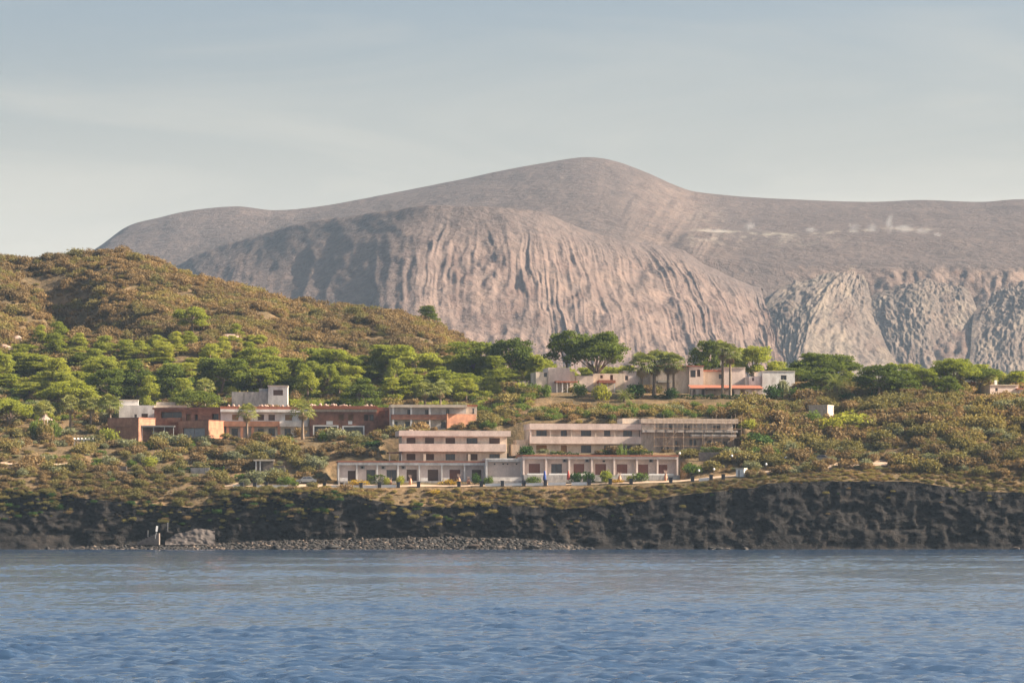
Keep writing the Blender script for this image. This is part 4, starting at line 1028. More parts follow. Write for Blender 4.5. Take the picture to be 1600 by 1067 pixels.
    b = Bld('garden_hut', 'small plain box hut with sunlit white flank on the scrub slope', 'hut', 1264, 655, 686, -26)
    b.wall(1264, 1293, 634, 668, 0, 3.8, 'concrete_rough'); b.box('roof', 1263.6, 1293.4, 632.8, 634, -.06, 3.9, 'roof_sunny')
    b = Bld('white_house', 'white house with chimney among shrubs at the end of the plateau', 'building', 1548, 618, 716, 12)
    b.holes(1548, 1592, 602, 630, .4, 7, 'plaster_pink', [(1556, 1560, 606, 611, 'glass')]); b.box('roof', 1547.6, 1592.4, 600.8, 602, .2, 7.2, 'roof_sunny'); b.box('chimney', 1561.5, 1565.5, 593, 600.8, 3, 3.6, 'plaster_white'); b.holes(1592, 1640, 608, 630, 0, 6, 'plaster_white', [(1600, 1604, 611, 616, 'brown')]); b.box('roof', 1588, 1641, 606, 608, -.3, 6.2, 'tile_roof')
    b = Bld('low_house', 'low house with red roof half hidden by bushes', 'building', 1505, 612, 724, 8)
    b.wall(1505, 1523, 602, 622, .3, 5, 'plaster_pink'); b.box('roof', 1503, 1524, 596.5, 602, 0, 5.3, 'tile_roof')

lower_rows(); upper_blocks(); brick_complex(); villas()

# ------------------------------------------------------------------ road, track, walls and small built things
def strip(name, pts, width, mat, lift=.06, n=90):
    """path laid on the ground; pts (column, Y)"""
    p = resample([(X_(c, Y), Y, 0) for c, Y in pts], n)
    d = np.gradient(p[:, :2], axis=0); d /= np.linalg.norm(d, axis=1, keepdims=True); nn = np.stack([-d[:, 1], d[:, 0]], 1)
    rows = []
    for t in np.linspace(-.5, .5, 7):
        q = p[:, :2] + nn * width * t; rows.append(np.column_stack([q, ground(q[:, 0], q[:, 1]) + lift]))
    V = np.stack(rows, 0); return struct(name, mesh_np(name, V.reshape(-1, 3), grid_faces(7, n), True), MATS[mat])
strip('coast_road', [(330, 642.5), (420, 642.3), (520, 642), (640, 641.6), (760, 641.2), (900, 641.3), (1040, 641.8), (1140, 643.5), (1230, 645.5), (1330, 646.5), (1395, 647)], 2.6, 'road_dirt')
strip('bare_track', [(1290, 648.5), (1330, 648), (1365, 648.6), (1400, 650)], 3.4, 'road_dirt', .09, 40)
strip('foot_path', [(1216, 655), (1245, 659), (1268, 664), (1284, 669)], 1.1, 'road_dirt', .06, 40)
strip('garden_path', [(0, 648), (30, 648.5), (70, 650), (120, 653)], 1.6, 'road_dirt', .06, 40)

def on_ground(px, Y): return Vector((X_(px, Y), Y, gz(X_(px, Y), Y)))

pm = MB(); pm.box(-.34, .34, -.3, .3, -.4, .95); pm.box(-.42, .42, -.38, .38, .951, 1.08)
bol = pm.mesh('stone_pillar'); bol.materials.append(MATS['stone_dark'])
cols = [(378, 'by the hut road'), (398, ''), (416, ''), (507, ''), (534, ''), (564, ''), (593, ''), (622.5, ''), (654, ''), (717, ''), (752, ''), (785, ''), (818.5, ''), (852, ''), (920.6, ''), (953.5, ''), (986, ''), (1048, ''), (1082, ''), (1111, ''), (1130, '')]
near = {378: 'nearest the stone hut', 398: 'second from the stone hut', 416: 'third from the stone hut', 507: 'just past the parked silver car', 534: 'before the first bay of the white row', 564: 'before the second bay of the white row', 593: 'in front of the trimmed hedge',
        622.5: 'before the third bay of the white row', 654: 'before the fourth bay of the white row', 717: 'before the red door of the white row', 752: 'where the white row meets the plain block', 785: 'in front of the plain middle block', 818.5: 'at the corner of the pinkish row',
        852: 'under the closed blue parasol', 920.6: 'under the round potted shrub', 953.5: 'before the fourth red door of the pinkish row', 986: 'before the fifth red door of the pinkish row', 1048: 'before the last door of the pinkish row', 1082: 'first beyond the pinkish row', 1111: 'second beyond the pinkish row', 1130: 'nearest the white kiosk'}
for c, _ in cols:
    p = on_ground(c, 640.2); o = link('stone_pillar', bol, None, None, p)
    tag(o, 'dark square stone pillar of the roadside wall, ' + near[c], 'pillar', 'dark pillars along the coast road')
for (a, c, where) in ((364, 376, 'beside the stone hut'), (400, 414, 'left low before the sloping scrub'), (423, 450, 'below the parked silver car'), (510, 531.5, 'before the end of the white row'), (537, 561, 'under the first two bays of the white row'), (567, 590, 'under the trimmed hedge'), (596, 619, 'below the third bay'), (758, 782, 'below the plain block'), (788, 815, 'along the plain block near its corner'), (822, 849, 'under the first door of the pinkish row'), (856, 884, 'beside the blue parasol'), (893, 917, 'under the third door of the pinkish row'), (1092, 1108, 'beyond the pinkish row')):
    m = MB(); L = (c - a) * 640 / FPX; n = 6; x0 = X_(a, 640.2)
    for k in range(n):
        xa, xb = x0 + L * k / n, x0 + L * (k + 1) / n; zg = gz((xa + xb) / 2, 640.2); m.box(xa, xb - .002, 640.05, 640.3, zg - .3, zg + .52 + .01 * (k % 2))
    tag(m.build('roadside_wall', MATS['white_paint']), 'low whitewashed roadside wall ' + where.replace('left low ', ''), 'wall', 'white wall pieces along the coast road')

# kiosk
b = Bld('kiosk', 'small white kiosk with dark slot on the cliff road', 'kiosk', 1150, 749, 642.5, -24)
b.holes(1150, 1162.5, 733, 756, 0, 1.5, 'white_paint', [(1153.5, 1155.5, 734, 746, 'glass')]); b.box('roof', 1149.3, 1163.2, 731, 733, -.15, 1.7, 'roof_sunny')
# stone hut and terrace walls on the western slope
b = Bld('stone_hut', 'low dark stone hut with pale posts on the scrub slope', 'hut', 397, 736, 652, 4)
b.wall(399, 427, 720, 745, .8, 4, 'stone_wall', [(404, 411, 723, 735)], .5); b.box('roof', 396, 429, 717.5, 720, -.2, 4.2, 'roof_sunny')
for p in (400, 406.5): b.box('post', p - .7, p + .7, 720, 745, -.1, .12, 'white_paint')
for (a, c, t, bt, Y, where, mat) in ((150, 198, 728, 739, 650.5, 'below the grey green bushes', 'stone_wall'), (202, 236, 731, 741, 650.8, 'beside the cut hedges', 'stone_wall'), (298, 327, 730.5, 741, 651, 'of bare concrete between two dark hedges', 'concrete_stained'), (352, 362, 729, 738, 652, 'short, near the stone hut', 'stone_wall'), (1092, 1128, 706, 722, 655, 'under the end of the scaffolding', 'stone_wall'), (430, 445, 727, 736, 653, 'beyond the stone hut', 'stone_wall')):
    m = MB(); x0, x1 = X_(a, Y), X_(c, Y); zb, zt = Z_(bt, Y) - 1.2, Z_(t, Y)
    n = max(4, int((x1 - x0) / .7)); q = 3
    for i in range(n):
        for j in range(q):
            xa = x0 + (x1 - x0) * (i + (j % 2) * .3) / n; xb = xa + (x1 - x0) / n - .03; za = zb + (zt - zb) * j / q; zc = zb + (zt - zb) * (j + 1) / q - .03
            m.box(xa, xb, Y - rnd.uniform(0, .12), Y + .4, za, zc)
    m.box(x0 + .02, x1 - .02, Y + .03, Y + .37, zb, zt - .06)
    tag(m.build('terrace_wall', MATS[mat]), 'low terrace wall ' + where, 'wall')
# pergola and tent on the far west
g = empty('pergola', P(115, 701, 672)); tag(g, 'white pergola frame beside a low red wall', 'pergola')
zz = gz(X_(130, 672), 672) - Z_(701, 672)
for px_ in (116, 131, 145.5):
    for d in (0, 2): m = MB(); u = X_(px_, 672) - X_(115, 672); m.box(u - .09, u + .09, d, d + .18, zz - .6, Z_(687, 672) - Z_(701, 672)); m.build('post', MATS['white_paint'], g)
for px_ in (115, 121, 127, 133, 139, 145): m = MB(); u = X_(px_, 672) - X_(115, 672); z = Z_(687, 672) - Z_(701, 672); m.box(u - .07, u + .07, -.4, 2.6, z + .2, z + .36); m.build('rafter', MATS['white_paint'], g)
for d in (0, 2): m = MB(); z = Z_(687, 672) - Z_(701, 672); m.box(-.2, X_(146.5, 672) - X_(115, 672), d, d + .18, z + .003, z + .197); m.build('beam', MATS['white_paint'], g)
m = MB(); x0 = X_(147, 674); m.box(x0, x0 + 2.2, 674, 674.3, gz(x0, 674) - .4, Z_(683, 674)); tag(m.build('brick_wall', MATS['brick_orange']), 'low red brick wall beside the white pergola', 'wall')
t = empty('garden_tent', on_ground(71, 684)); tag(t, 'pale pointed tent roof among bushes below the palms', 'tent')
zt = Z_(647, 684) - t.location.z; ze = Z_(656.5, 684) - t.location.z; hw = 13 * 684 / FPX
m = MB()
for k in range(8):
    a0, a1 = k * math.pi / 4, (k + 1) * math.pi / 4
    m.poly([(hw * math.cos(a0), hw * math.sin(a0), ze), (hw * math.cos(a1), hw * math.sin(a1), ze), (hw * .45 * math.cos(a1), hw * .45 * math.sin(a1), ze + (zt - ze) * .45), (hw * .45 * math.cos(a0), hw * .45 * math.sin(a0), ze + (zt - ze) * .45)])
    m.poly([(hw * .45 * math.cos(a0), hw * .45 * math.sin(a0), ze + (zt - ze) * .45), (hw * .45 * math.cos(a1), hw * .45 * math.sin(a1), ze + (zt - ze) * .45), (0, 0, zt)])
m.build('canopy', MATS['rubble_pale'], t)
for k in range(4):
    a = k * math.pi / 2 + .4; m = MB(); m.tube([(hw * .93 * math.cos(a), hw * .93 * math.sin(a), -.4), (hw * .93 * math.cos(a), hw * .93 * math.sin(a), ze)], [.06, .06], 6); m.build('pole', MATS['white_paint'], t)
# landing place in the ravine
g = empty('landing_platform', P(292, 846, 629)); tag(g, 'grey concrete landing wall with steps in the cliff ravine', 'platform')
def lb(n, p0, p1, t_, b_, d0, d1, mat): m = MB(); m.box(X_(p0, 629) - g.location.x, X_(p1, 629) - g.location.x, d0, d1, Z_(b_, 629) - g.location.z, Z_(t_, 629) - g.location.z); m.build(n, MATS[mat], g)
uu, vv = np.meshgrid(np.linspace(0, 1, 60), np.linspace(0, 1, 30))
cc = 258 + 78 * uu; rt = np.interp(cc, [258, 278, 306, 340], [843, 834, 826, 829]) + 2 * fbm(cc / 9, 0 * cc, 35, 3); rr = rt + (851 - rt) * vv
Yr_ = 631.2 - 2.6 * vv + .35 * fbm(cc / 7, rr / 5, 36, 4); Xr_ = X_(cc, Yr_); Zr_ = Z_(rr, Yr_)
link('ramp', mesh_np('ramp', np.stack([Xr_ - g.location.x, Yr_ - g.location.y, Zr_ - g.location.z], -1).reshape(-1, 3), grid_faces(30, 60), True), MATS['stone_ramp'], g)
for k in range(8): lb('step', 214 + k * 4.2, 219 + k * 4.2, 846 - k * 1.9, 851, 0, 2, 'stone_wall')
for p_, t_ in ((231, 828), (262, 816)): m = MB(); u = X_(p_, 629) - g.location.x; m.tube([(u, .2, Z_(t_ + 14, 629) - g.location.z), (u, .2, Z_(t_, 629) - g.location.z)], [.05, .05], 5); m.build('rail_post', MATS['metal_grey'], g)
m = MB(); c0 = P(245, 826, 628.2); m.box(-.2, .2, -.04, .04, -.5, .6); m.box(-.03, .03, .041, .12, -1.9, .5)
o = tag(m.build('notice_board', MATS['white_paint']), 'narrow white board leaning at the top of the landing steps', 'board'); o.location = c0; o.rotation_euler = (0, R(8), R(10))
# parasols, lamps, pots, cars
for c, mat, col in ((851, 'cloth_blue', 'blue'), (888, 'cloth_red', 'red')):
    p = on_ground(c, 642.8); r = empty('closed_parasol', p); tag(r, f'closed {col} parasol standing on the terrace of the pinkish row', 'parasol')
    m = MB(); m.tube([(0, 0, -.2), (0, 0, 2.7)], [.035, .03], 6); m.build('pole', MATS['metal_grey'], r)
    m = MB(); m.lathe([(.05, 2.62), (.16, 2.3), (.30, 1.4), (.34, .75), (.22, .7)], 10); m.build('canopy', MATS[mat], r, True)
    m = MB(); m.lathe([(.34, -.15), (.34, .1), (.06, .14)], 10); m.build('base', MATS['stone_dark'], r)
lamps = [(1062, 708, 652, 'at the roof corner of the pinkish row'), (1143.5, 712, 652, 'below the scaffolding ladder'), (1115.5, 733, 646, 'in the thicket east of the pinkish row'), (1197, 734, 647, 'beside the cliff road east of the kiosk'), (1237, 712, 654, 'behind the small silver car'), (1290.5, 709.5, 656, 'behind the beige car'), (1336, 710, 656, 'above the bare sandy track'), (1092, 735, 645, 'over the roadside pillars')]
for c, t_, Y, where in lamps:
    p = on_ground(c, Y); r = empty('globe_lamp', p); tag(r, 'white globe garden lamp ' + where, 'lamp', 'globe lamps of the gardens'); h = max(1.2, Z_(t_, Y) - p.z)
    m = MB(); m.tube([(0, 0, -.3), (0, 0, h - .2)], [.05, .04], 6); m.build('pole', MATS['metal_dark'], r)
    m = MB(); m.lathe([(.05, -.24), (.18, -.17), (.24, 0), (.18, .17), (.05, .24)], 12, (0, 0, h)); m.build('globe', MATS['globe_white'], r, True)
for c, Y, h, where in ((641, 642.6, 1.7, 'in front of the fourth bay of the white row'), (717, 642.8, 1.8, 'in front of the red door of the white row'), (640 + 92, 642.9, 1.3, 'before the last bay of the white row'), (968, 642.5, 1.7, 'before the fifth door of the pinkish row'), (1040, 642.8, 1.8, 'at the last door of the pinkish row'), (610, 643, 1.2, 'beside the trimmed hedge')):
    p = on_ground(c, Y); r = empty('garden_ornament', p, rnd.random() * 6); tag(r, 'tall terracotta jar with dry stalks ' + where, 'jar', 'terracotta jars on the terraces')
    m = MB(); m.lathe([(.2, -.05), (.34, .3 * h), (.36, .5 * h), (.2, .68 * h), (.26, .74 * h)], 12); m.build('jar', MATS['terracotta'], r, True)
    m = MB()
    for k in range(7): a = k * .9; m.tube([(0, 0, .6 * h), (.25 * math.cos(a), .25 * math.sin(a), h * 1.0), (.4 * math.cos(a), .4 * math.sin(a), h * 1.2)], [.05, .04, .02], 5)
    m.build('stalks', MATS['rubble_pale'], r)

def car(px, Y, mat, label, rz):
    p = on_ground(px, Y); r = empty('parked_car', p, R(rz)); tag(r, label, 'car', 'cars parked above the cliff')
    prof = [(-2.05, .35), (-2.1, .62), (-1.95, .82), (-1.15, .92), (-.6, 1.42), (.75, 1.46), (1.45, .98), (2.0, .9), (2.1, .6), (2.05, .35)]
    m = MB(); W = .84
    def wy(z): return W * (1 - .16 * max(0, (z - .9)) / .5)
    for s in (-1, 1): m.poly([(x, s * wy(z), z) for x, z in (prof if s < 0 else prof[::-1])])
    for i in range(len(prof)):
        (xa, za), (xb, zb) = prof[i], prof[(i + 1) % len(prof)]
        m.poly([(xb, -wy(zb), zb), (xa, -wy(za), za), (xa, wy(za), za), (xb, wy(zb), zb)])
    m.build('body', MATS[mat], r)
    for s in (-1, 1):
        q = MB(); y = lambda z: s * (wy(z) + .006)
        for pl in ([(-.98, .97), (-.55, 1.35), (0, 1.38), (0, .98)], [(.06, .98), (.06, 1.38), (.72, 1.39), (1.25, 1.0)]): q.poly([(x, y(z), z) for x, z in (pl if s > 0 else pl[::-1])])
        q.build('side_window', MATS['glass_dark'], r)
    q = MB(); q.poly([(-1.10, -.7, .96), (-1.10, .7, .96), (-.66, .62, 1.385), (-.66, -.62, 1.385)]); o = q.build('windscreen', MATS['glass_dark'], r); o.location = (-.012, 0, .012)
    q = MB(); q.poly([(1.40, .7, 1.02), (1.40, -.7, 1.02), (.82, -.62, 1.42), (.82, .62, 1.42)]); o = q.build('rear_window', MATS['glass_dark'], r); o.location = (.012, 0, .012)
    for x in (-1.3, 1.3):
        for s in (-1, 1):
            q = MB(); q.tube([(x, s * .70, .32), (x, s * .87, .32)], [.32, .32], 14); wv = q.build('wheel', MATS['rubber'], r)
            q = MB(); q.tube([(x, s * .872, .32), (x, s * .885, .32)], [.19, .19], 10); q.build('rim', MATS['metal_grey'], wv)
    for s in (-1, 1):
        q = MB(); q.box(-2.12, -2.04, s * .62 - .14, s * .62 + .14, .64, .76); q.build('headlight', MATS['globe_white'], r)
        q = MB(); q.box(2.04, 2.12, s * .62 - .12, s * .62 + .12, .64, .78); q.build('tail_light', MATS['cloth_red'], r)
    return r
car(479, 644.2, 'car_silver', 'silver car parked at the end of the white row', 4)
car(1229, 651.5, 'car_silver', 'small silver car parked among scrub by the cliff road', 30)
car(1283, 652, 'car_beige', 'beige car parked between scrub and the sandy track', -12)

# ------------------------------------------------------------------ beach boulders
def rock_mesh(seed, mat, sub=2):
    bm = bmesh.new(); bmesh.ops.create_icosphere(bm, subdivisions=sub, radius=1.0); rs = np.random.RandomState(seed)
    k = rs.randn(7, 3); ph = rs.rand(7) * 6
    for v in bm.verts:
        f = 1 + sum(.09 * math.sin(2.2 * (k[i][0] * v.co.x + k[i][1] * v.co.y + k[i][2] * v.co.z) + ph[i]) for i in range(7)); v.co *= f; v.co.z *= .72
    me = bpy.data.meshes.new('boulder'); bm.to_mesh(me); bm.free(); me.materials.append(MATS[mat]); return me
def rockmat():
    m, n, l, b = nodes('boulder_stone'); oi = n.new('ShaderNodeObjectInfo'); f = noise(n, l, 2.0, 5)
    c = ramp(n, l, oi.outputs['Random'], [(0.0, (0.008, 0.007, 0.007)), (0.65, (0.016, 0.0125, 0.011)), (0.9, (0.042, 0.030, 0.023)), (1.0, (0.20, 0.15, 0.115))])
    l.new(mix(n, l, 1.0, c, ramp(n, l, f, [(0.3, (.6, .6, .6)), (0.7, (1.15, 1.1, 1.05))]), 'MULTIPLY'), b.inputs['Base Color']); b.inputs['Roughness'].default_value = .8
rockmat()
ROCKS = [rock_mesh(s, 'boulder_stone', 2) for s in range(5)]

def scatter(name, label, meshes, pts, scl, rot, idx, cat):
    """many small alike pieces nobody could count: points carrying shared meshes"""
    me = bpy.data.meshes.new(name); me.from_pydata([tuple(p) for p in pts], [], [])
    a = me.attributes.new('size', 'FLOAT_VECTOR', 'POINT'); a.data.foreach_set('vector', np.asarray(scl, np.float32).ravel())
    a = me.attributes.new('turn', 'FLOAT_VECTOR', 'POINT'); a.data.foreach_set('vector', np.asarray(rot, np.float32).ravel())
    a = me.attributes.new('pick', 'INT', 'POINT'); a.data.foreach_set('value', np.asarray(idx, np.int32))
    o = bpy.data.objects.new(name, me); COL.objects.link(o); tag(o, label, cat, kind='stuff')
    ng = bpy.data.node_groups.new(name, 'GeometryNodeTree'); ng.interface.new_socket('Geometry', in_out='INPUT', socket_type='NodeSocketGeometry'); ng.interface.new_socket('Geometry', in_out='OUTPUT', socket_type='NodeSocketGeometry')
    n, l = ng.nodes, ng.links; gi, go = n.new('NodeGroupInput'), n.new('NodeGroupOutput')
    iop = n.new('GeometryNodeInstanceOnPoints'); iop.inputs['Pick Instance'].default_value = True; jn = n.new('GeometryNodeJoinGeometry')
    for src in meshes:
        oi = n.new('GeometryNodeObjectInfo'); oi.inputs['Object'].default_value = src; oi.inputs['As Instance'].default_value = False; oi.transform_space = 'ORIGINAL'
        g2 = n.new('GeometryNodeGeometryToInstance'); l.new(oi.outputs['Geometry'], g2.inputs[0]); l.new(g2.outputs[0], jn.inputs[0])
    def at(nm, ty):
        q = n.new('GeometryNodeInputNamedAttribute'); q.data_type = ty; q.inputs['Name'].default_value = nm; return [s for s in q.outputs if s.enabled][0]
    l.new(gi.outputs[0], iop.inputs['Points']); l.new(jn.outputs[0], iop.inputs['Instance'])
    l.new(at('size', 'FLOAT_VECTOR'), iop.inputs['Scale']); l.new(at('turn', 'FLOAT_VECTOR'), iop.inputs['Rotation']); l.new(at('pick', 'INT'), iop.inputs['Instance Index'])
    l.new(iop.outputs[0], go.inputs[0])
    md = o.modifiers.new('pieces', 'NODES'); md.node_group = ng
    return o

def beach_h(px):   # height of the boulder bank at its back
    return np.interp(px, [60, 110, 200, 330, 400, 560, 700, 800, 860, 905, 930], [.0, .35, .7, .9, 1.5, 2.1, 2.4, 2.2, 1.6, .7, 0])
def build_beach():
    xs = np.linspace(X_(40, 625), X_(940, 625), 300); ds = np.linspace(0, 1, 20); Xg, D = np.meshgrid(xs, ds)
    px = CX + Xg * FPX / 627; h = beach_h(px)
    Z = -.5 + D * (h + .5) + .15 * fbm(Xg / 1.5, D * 4, 31, 3); Yg = 622.5 + D * 9.5
    struct('boulder_bank', mesh_np('boulder_bank', np.stack([Xg, Yg, Z], -1).reshape(-1, 3), grid_faces(20, 300), True), MATS['basalt'])
    rs = np.random.RandomState(9); N = 6500
    px = 60 + 870 * rs.rand(N); D = rs.rand(N); h = beach_h(px); keep = rs.rand(N) < .25 + h / 1.6
    px, D, h = px[keep], D[keep], h[keep]; Y = 622.8 + D * 8.5; X = X_(px, Y); Z = -.5 + D * .9 * (h + .5) + .1
    s = .16 + .34 * rs.rand(len(X)) ** 2
    return np.column_stack([X, Y, Z]), np.column_stack([s * (1 + .4 * rs.rand(len(s))), s, s * (.7 + .4 * rs.rand(len(s)))]), np.column_stack([rs.randn(len(s)) * .3, rs.randn(len(s)) * .3, rs.rand(len(s)) * 6.28]), rs.randint(0, 5, len(s))
bp_, bs_, br_, bi_ = build_beach()
BOULD = []
big = [(432, 632 - 8, .8, 'largest dark boulder on the bank below the sloping scrub'), (520, 624.5, .9, 'pale boulder on the bank under the first bays'), (640, 624.8, 1.0, 'big boulder on the bank below the fourth bay'), (740, 624.6, .95, 'big boulder on the bank below the plain block'), (835, 624.4, .9, 'last big boulder at the end of the bank'),
       (1112, 624.2, .75, 'pale boulder at the waterline below the scaffolded building'), (1124, 624.1, .55, 'second pale boulder at the waterline below the scaffolding'), (1136, 624.3, .5, 'small pale rock at the waterline below the scaffolding'), (1165, 624.2, .6, 'flat pale rock at the waterline below the kiosk'), (967, 624.2, .5, 'flat rock at the waterline below the pinkish row'), (990, 624.1, .45, 'small flat rock at the waterline below the fifth red door'), (923, 624.2, .55, 'white pointed rock at the waterline past the bank'), (1586, 624.2, .7, 'pale rocks at the waterline under the eastern cliff')]
for i, (c, Y, s, lab) in enumerate(big):
    me = ROCKS[i % 5]; o = link('boulder', me, None, None, (X_(c, Y), Y, .12 if c > 900 else .45)); o.scale = (s * 1.2, s, s * .8); o.rotation_euler = (0, 0, i); tag(o, lab, 'boulder', 'larger boulders on the shore'); BOULD.append(o)
scatter('shore_boulders', 'bank of countless grey brown boulders at the foot of the cliff', BOULD[:5], bp_, bs_, br_, bi_, 'boulders')

# pale rock outcrops on the hill
for (px_, py_, Y, sx, sz, lab) in ((8, 548, 770, 3.2, 3.4, 'pale rock outcrop at the foot of the scrub hill spur'), (22, 536, 778, 2.4, 2.4, 'smaller pale rock outcrop above the first'), (352, 531, 776, 4.2, 2.2, 'wide pale rock outcrop beside the lone hill pine'), (378, 538, 772, 3.0, 1.6, 'low pale rock outcrop among young pines'), (790, 640, 686, 2.6, 2.6, 'dark rock outcrop above the two storey block')):
    me = rock_mesh(int(px_) + 60, 'rubble_pale' if px_ < 700 else 'basalt', 4); o = link('rock_outcrop', me, None, None, (X_(px_, Y), Y, gz(X_(px_, Y), Y) - .12 * sz)); o.scale = (sx, 1.6, sz); tag(o, lab, 'rock')

# ------------------------------------------------------------------ steam of the fumaroles
def steam():
    m = bpy.data.materials.new('steam'); m.use_nodes = True; n, l = m.node_tree.nodes, m.node_tree.links; n.clear()
    o = n.new('ShaderNodeOutputMaterial'); v = n.new('ShaderNodeVolumePrincipled'); v.inputs['Color'].default_value = (.97, .97, .95, 1); l.new(v.outputs[0], o.inputs['Volume'])
    tc = n.new('ShaderNodeTexCoord'); ln = n.new('ShaderNodeVectorMath'); ln.operation = 'LENGTH'; l.new(tc.outputs['Object'], ln.inputs[0])
    oi = n.new('ShaderNodeObjectInfo'); va = n.new('ShaderNodeVectorMath'); va.operation = 'ADD'; l.new(tc.outputs['Object'], va.inputs[0]); l.new(oi.outputs['Location'], va.inputs[1])
    t = n.new('ShaderNodeTexNoise'); t.inputs['Scale'].default_value = 2.4; t.inputs['Detail'].default_value = 5; t.inputs['Distortion'].default_value = .8; l.new(va.outputs[0], t.inputs['Vector'])
    fo = n.new('ShaderNodeMapRange'); fo.inputs[1].default_value = 1.0; fo.inputs[2].default_value = .1; fo.inputs[3].default_value = -.7; fo.inputs[4].default_value = .12; l.new(ln.outputs['Value'], fo.inputs[0])
    ad = n.new('ShaderNodeMath'); ad.operation = 'ADD'; l.new(fo.outputs[0], ad.inputs[0]); l.new(t.outputs['Fac'], ad.inputs[1])
    mr = n.new('ShaderNodeMapRange'); mr.inputs[1].default_value = .35; mr.inputs[2].default_value = .8; mr.inputs[3].default_value = 0; mr.inputs[4].default_value = .08; l.new(ad.outputs[0], mr.inputs[0]); l.new(mr.outputs[0], v.inputs['Density'])
    bm = bmesh.new(); bmesh.ops.create_icosphere(bm, subdivisions=3, radius=1.0); me = bpy.data.meshes.new('steam_plume'); bm.to_mesh(me); bm.free(); me.materials.append(m)
    spots = [(1172, 354, 2935, 9, 9, 'on the near end of the crater terrace'), (1335, 358, 2925, 10, 9, 'low in the middle of the crater terrace'), (1362, 357, 2925, 12, 8, 'beside the tallest plume'), (1390, 351, 2920, 8, 15, 'the tallest, rising straight'), (1415, 357, 2920, 18, 8, 'wide and low past the tallest plume'), (1442, 361, 2920, 13, 6, 'at the thin far end'), (1268, 359, 2935, 9, 5, 'small, halfway along the terrace'), (1120, 361, 2940, 24, 4, 'flat over the pale sulphur crust'), (1465, 367, 2915, 8, 4, 'last small wisp')]
    for px_, py_, Y, wv, hv, lab in spots:
        o2 = link('steam_plume', me, None, None, P(px_, py_, Y)); o2.scale = (wv * 1.5, 8, hv * 1.45); tag(o2, 'white steam plume ' + lab, 'steam', 'fumarole steam', kind='stuff')
steam()

# ------------------------------------------------------------------ trees
def T(kind, px, top, w, Y, label=None, name='pine_tree', zone='belt', i=None): return plant(kind, px, top - 2, w * 1.18, Y, name, zone, label, i=i)
T('umbrella_mid', 14, 627, 80, 690, 'broad rounded pine at the frame edge below the tent')
T('umbrella_mid', 105, 596, 88, 706, 'wide umbrella pine above the row of shaggy palms')
T('umbrella', 305, 609, 70, 697, 'flat topped umbrella pine rising behind the brick storey')
T('aleppo_dark', 165, 577, 60, 716); T('young_dark', 215, 563, 62, 721); T('young_dark', 268, 570, 56, 719); T('aleppo_dark', 345, 562, 80, 723)
T('young', 233, 588, 40, 709); T('aleppo_bright', 402, 543, 66, 738); T('aleppo', 428, 574, 50, 728); T('young', 287, 592, 45, 710)
for px_, tp, wd, Y, kd in ((95, 516, 40, 772, 'young_mid'), (116, 546, 42, 758, 'young'), (136, 553, 45, 752, 'young_mid'), (165, 536, 38, 765, 'young'), (196, 532, 42, 765, 'young'), (221, 538, 42, 762, 'young_mid'), (247, 525, 36, 769, 'young'), (250, 550, 38, 755, 'young_mid'), (282, 543, 42, 760, 'young'), (335, 541, 48, 760, 'young'), (365, 526, 32, 773, 'young'), (30, 552, 52, 750, 'young'), (62, 556, 62, 748, 'young'), (8, 585, 50, 736, 'young_mid'), (46, 598, 46, 726, 'young'), (76, 590, 52, 731, 'young_mid'), (132, 582, 46, 729, 'aleppo')):
    T(kd, px_, tp, wd, Y)
T('aleppo_bright', 302, 482, 54, 778, 'lone bright pine high on the scrub hill above the rock outcrop', zone='hill')
T('young_dark', 668, 479, 34, 876, 'lone dark tree on the crest of the scrub hill', zone='hill')
T('aleppo', 515, 545, 86, 738, 'broad layered pine with bare trunk behind the ruined brick house'); T('aleppo_dark', 488, 560, 52, 736); T('aleppo_bright', 455, 560, 56, 742); T('aleppo', 562, 560, 62, 742); T('young_dark', 563, 592, 62, 713, 'dark dome shaped tree right above the ruined brick house')
T('aleppo', 610, 541, 72, 745); T('aleppo_bright', 650, 551, 82, 740); T('young_mid', 690, 580, 70, 723); T('aleppo', 740, 533, 76, 743, 'tall full pine in the middle of the wooded belt'); T('aleppo_dark', 797, 530, 66, 739, 'high crowned pine with slim trunk left of the pinkish villa'.replace('left of', 'just before'))
T('aleppo_bright', 842, 557, 48, 736); T('aleppo_bright', 700, 556, 56, 743); T('aleppo', 586, 556, 52, 745); T('young', 481, 583, 42, 721); T('young', 612, 591, 46, 717); T('young_mid', 642, 585, 52, 719); T('young', 762, 590, 42, 721); T('young', 728, 592, 40, 716); T('young_mid', 530, 588, 44, 722)
T('tall', 883, 518, 50, 722, 'tall slim pine with high crown over the pinkish villa')
T('umbrella', 932, 520, 92, 721, 'great umbrella pine with forked bare trunks among the villas', i=1)
T('aleppo_dark', 1097, 534, 50, 735, 'dark rounded pine behind the tall cube villa'); T('aleppo_bright', 1176, 543, 64, 739, 'yellow green pine behind the two cube villa'); T('young', 1142, 556, 40, 746); T('young', 1214, 565, 42, 743)
T('umbrella', 1290, 553, 100, 736, 'wide dark umbrella pine behind the date palm'); T('umbrella', 1252, 574, 80, 731); T('young_dark', 1284, 577, 72, 712); T('aleppo_dark', 1372, 570, 76, 700, 'big dark rounded pine above the yellow green thicket'); T('young_dark', 1412, 580, 46, 706); T('aleppo', 1425, 569, 44, 722); T('aleppo', 1445, 576, 46, 712)
T('umbrella_mid', 1490, 561, 76, 718, 'broad pine topping the eastern wood'); T('young_dark', 1481, 590, 52, 700); T('umbrella', 1532, 576, 70, 726); T('young', 1562, 581, 44, 732); T('young_mid', 1588, 583, 54, 730); T('young', 1640, 580, 60, 737); T('aleppo', 1690, 572, 60, 740)
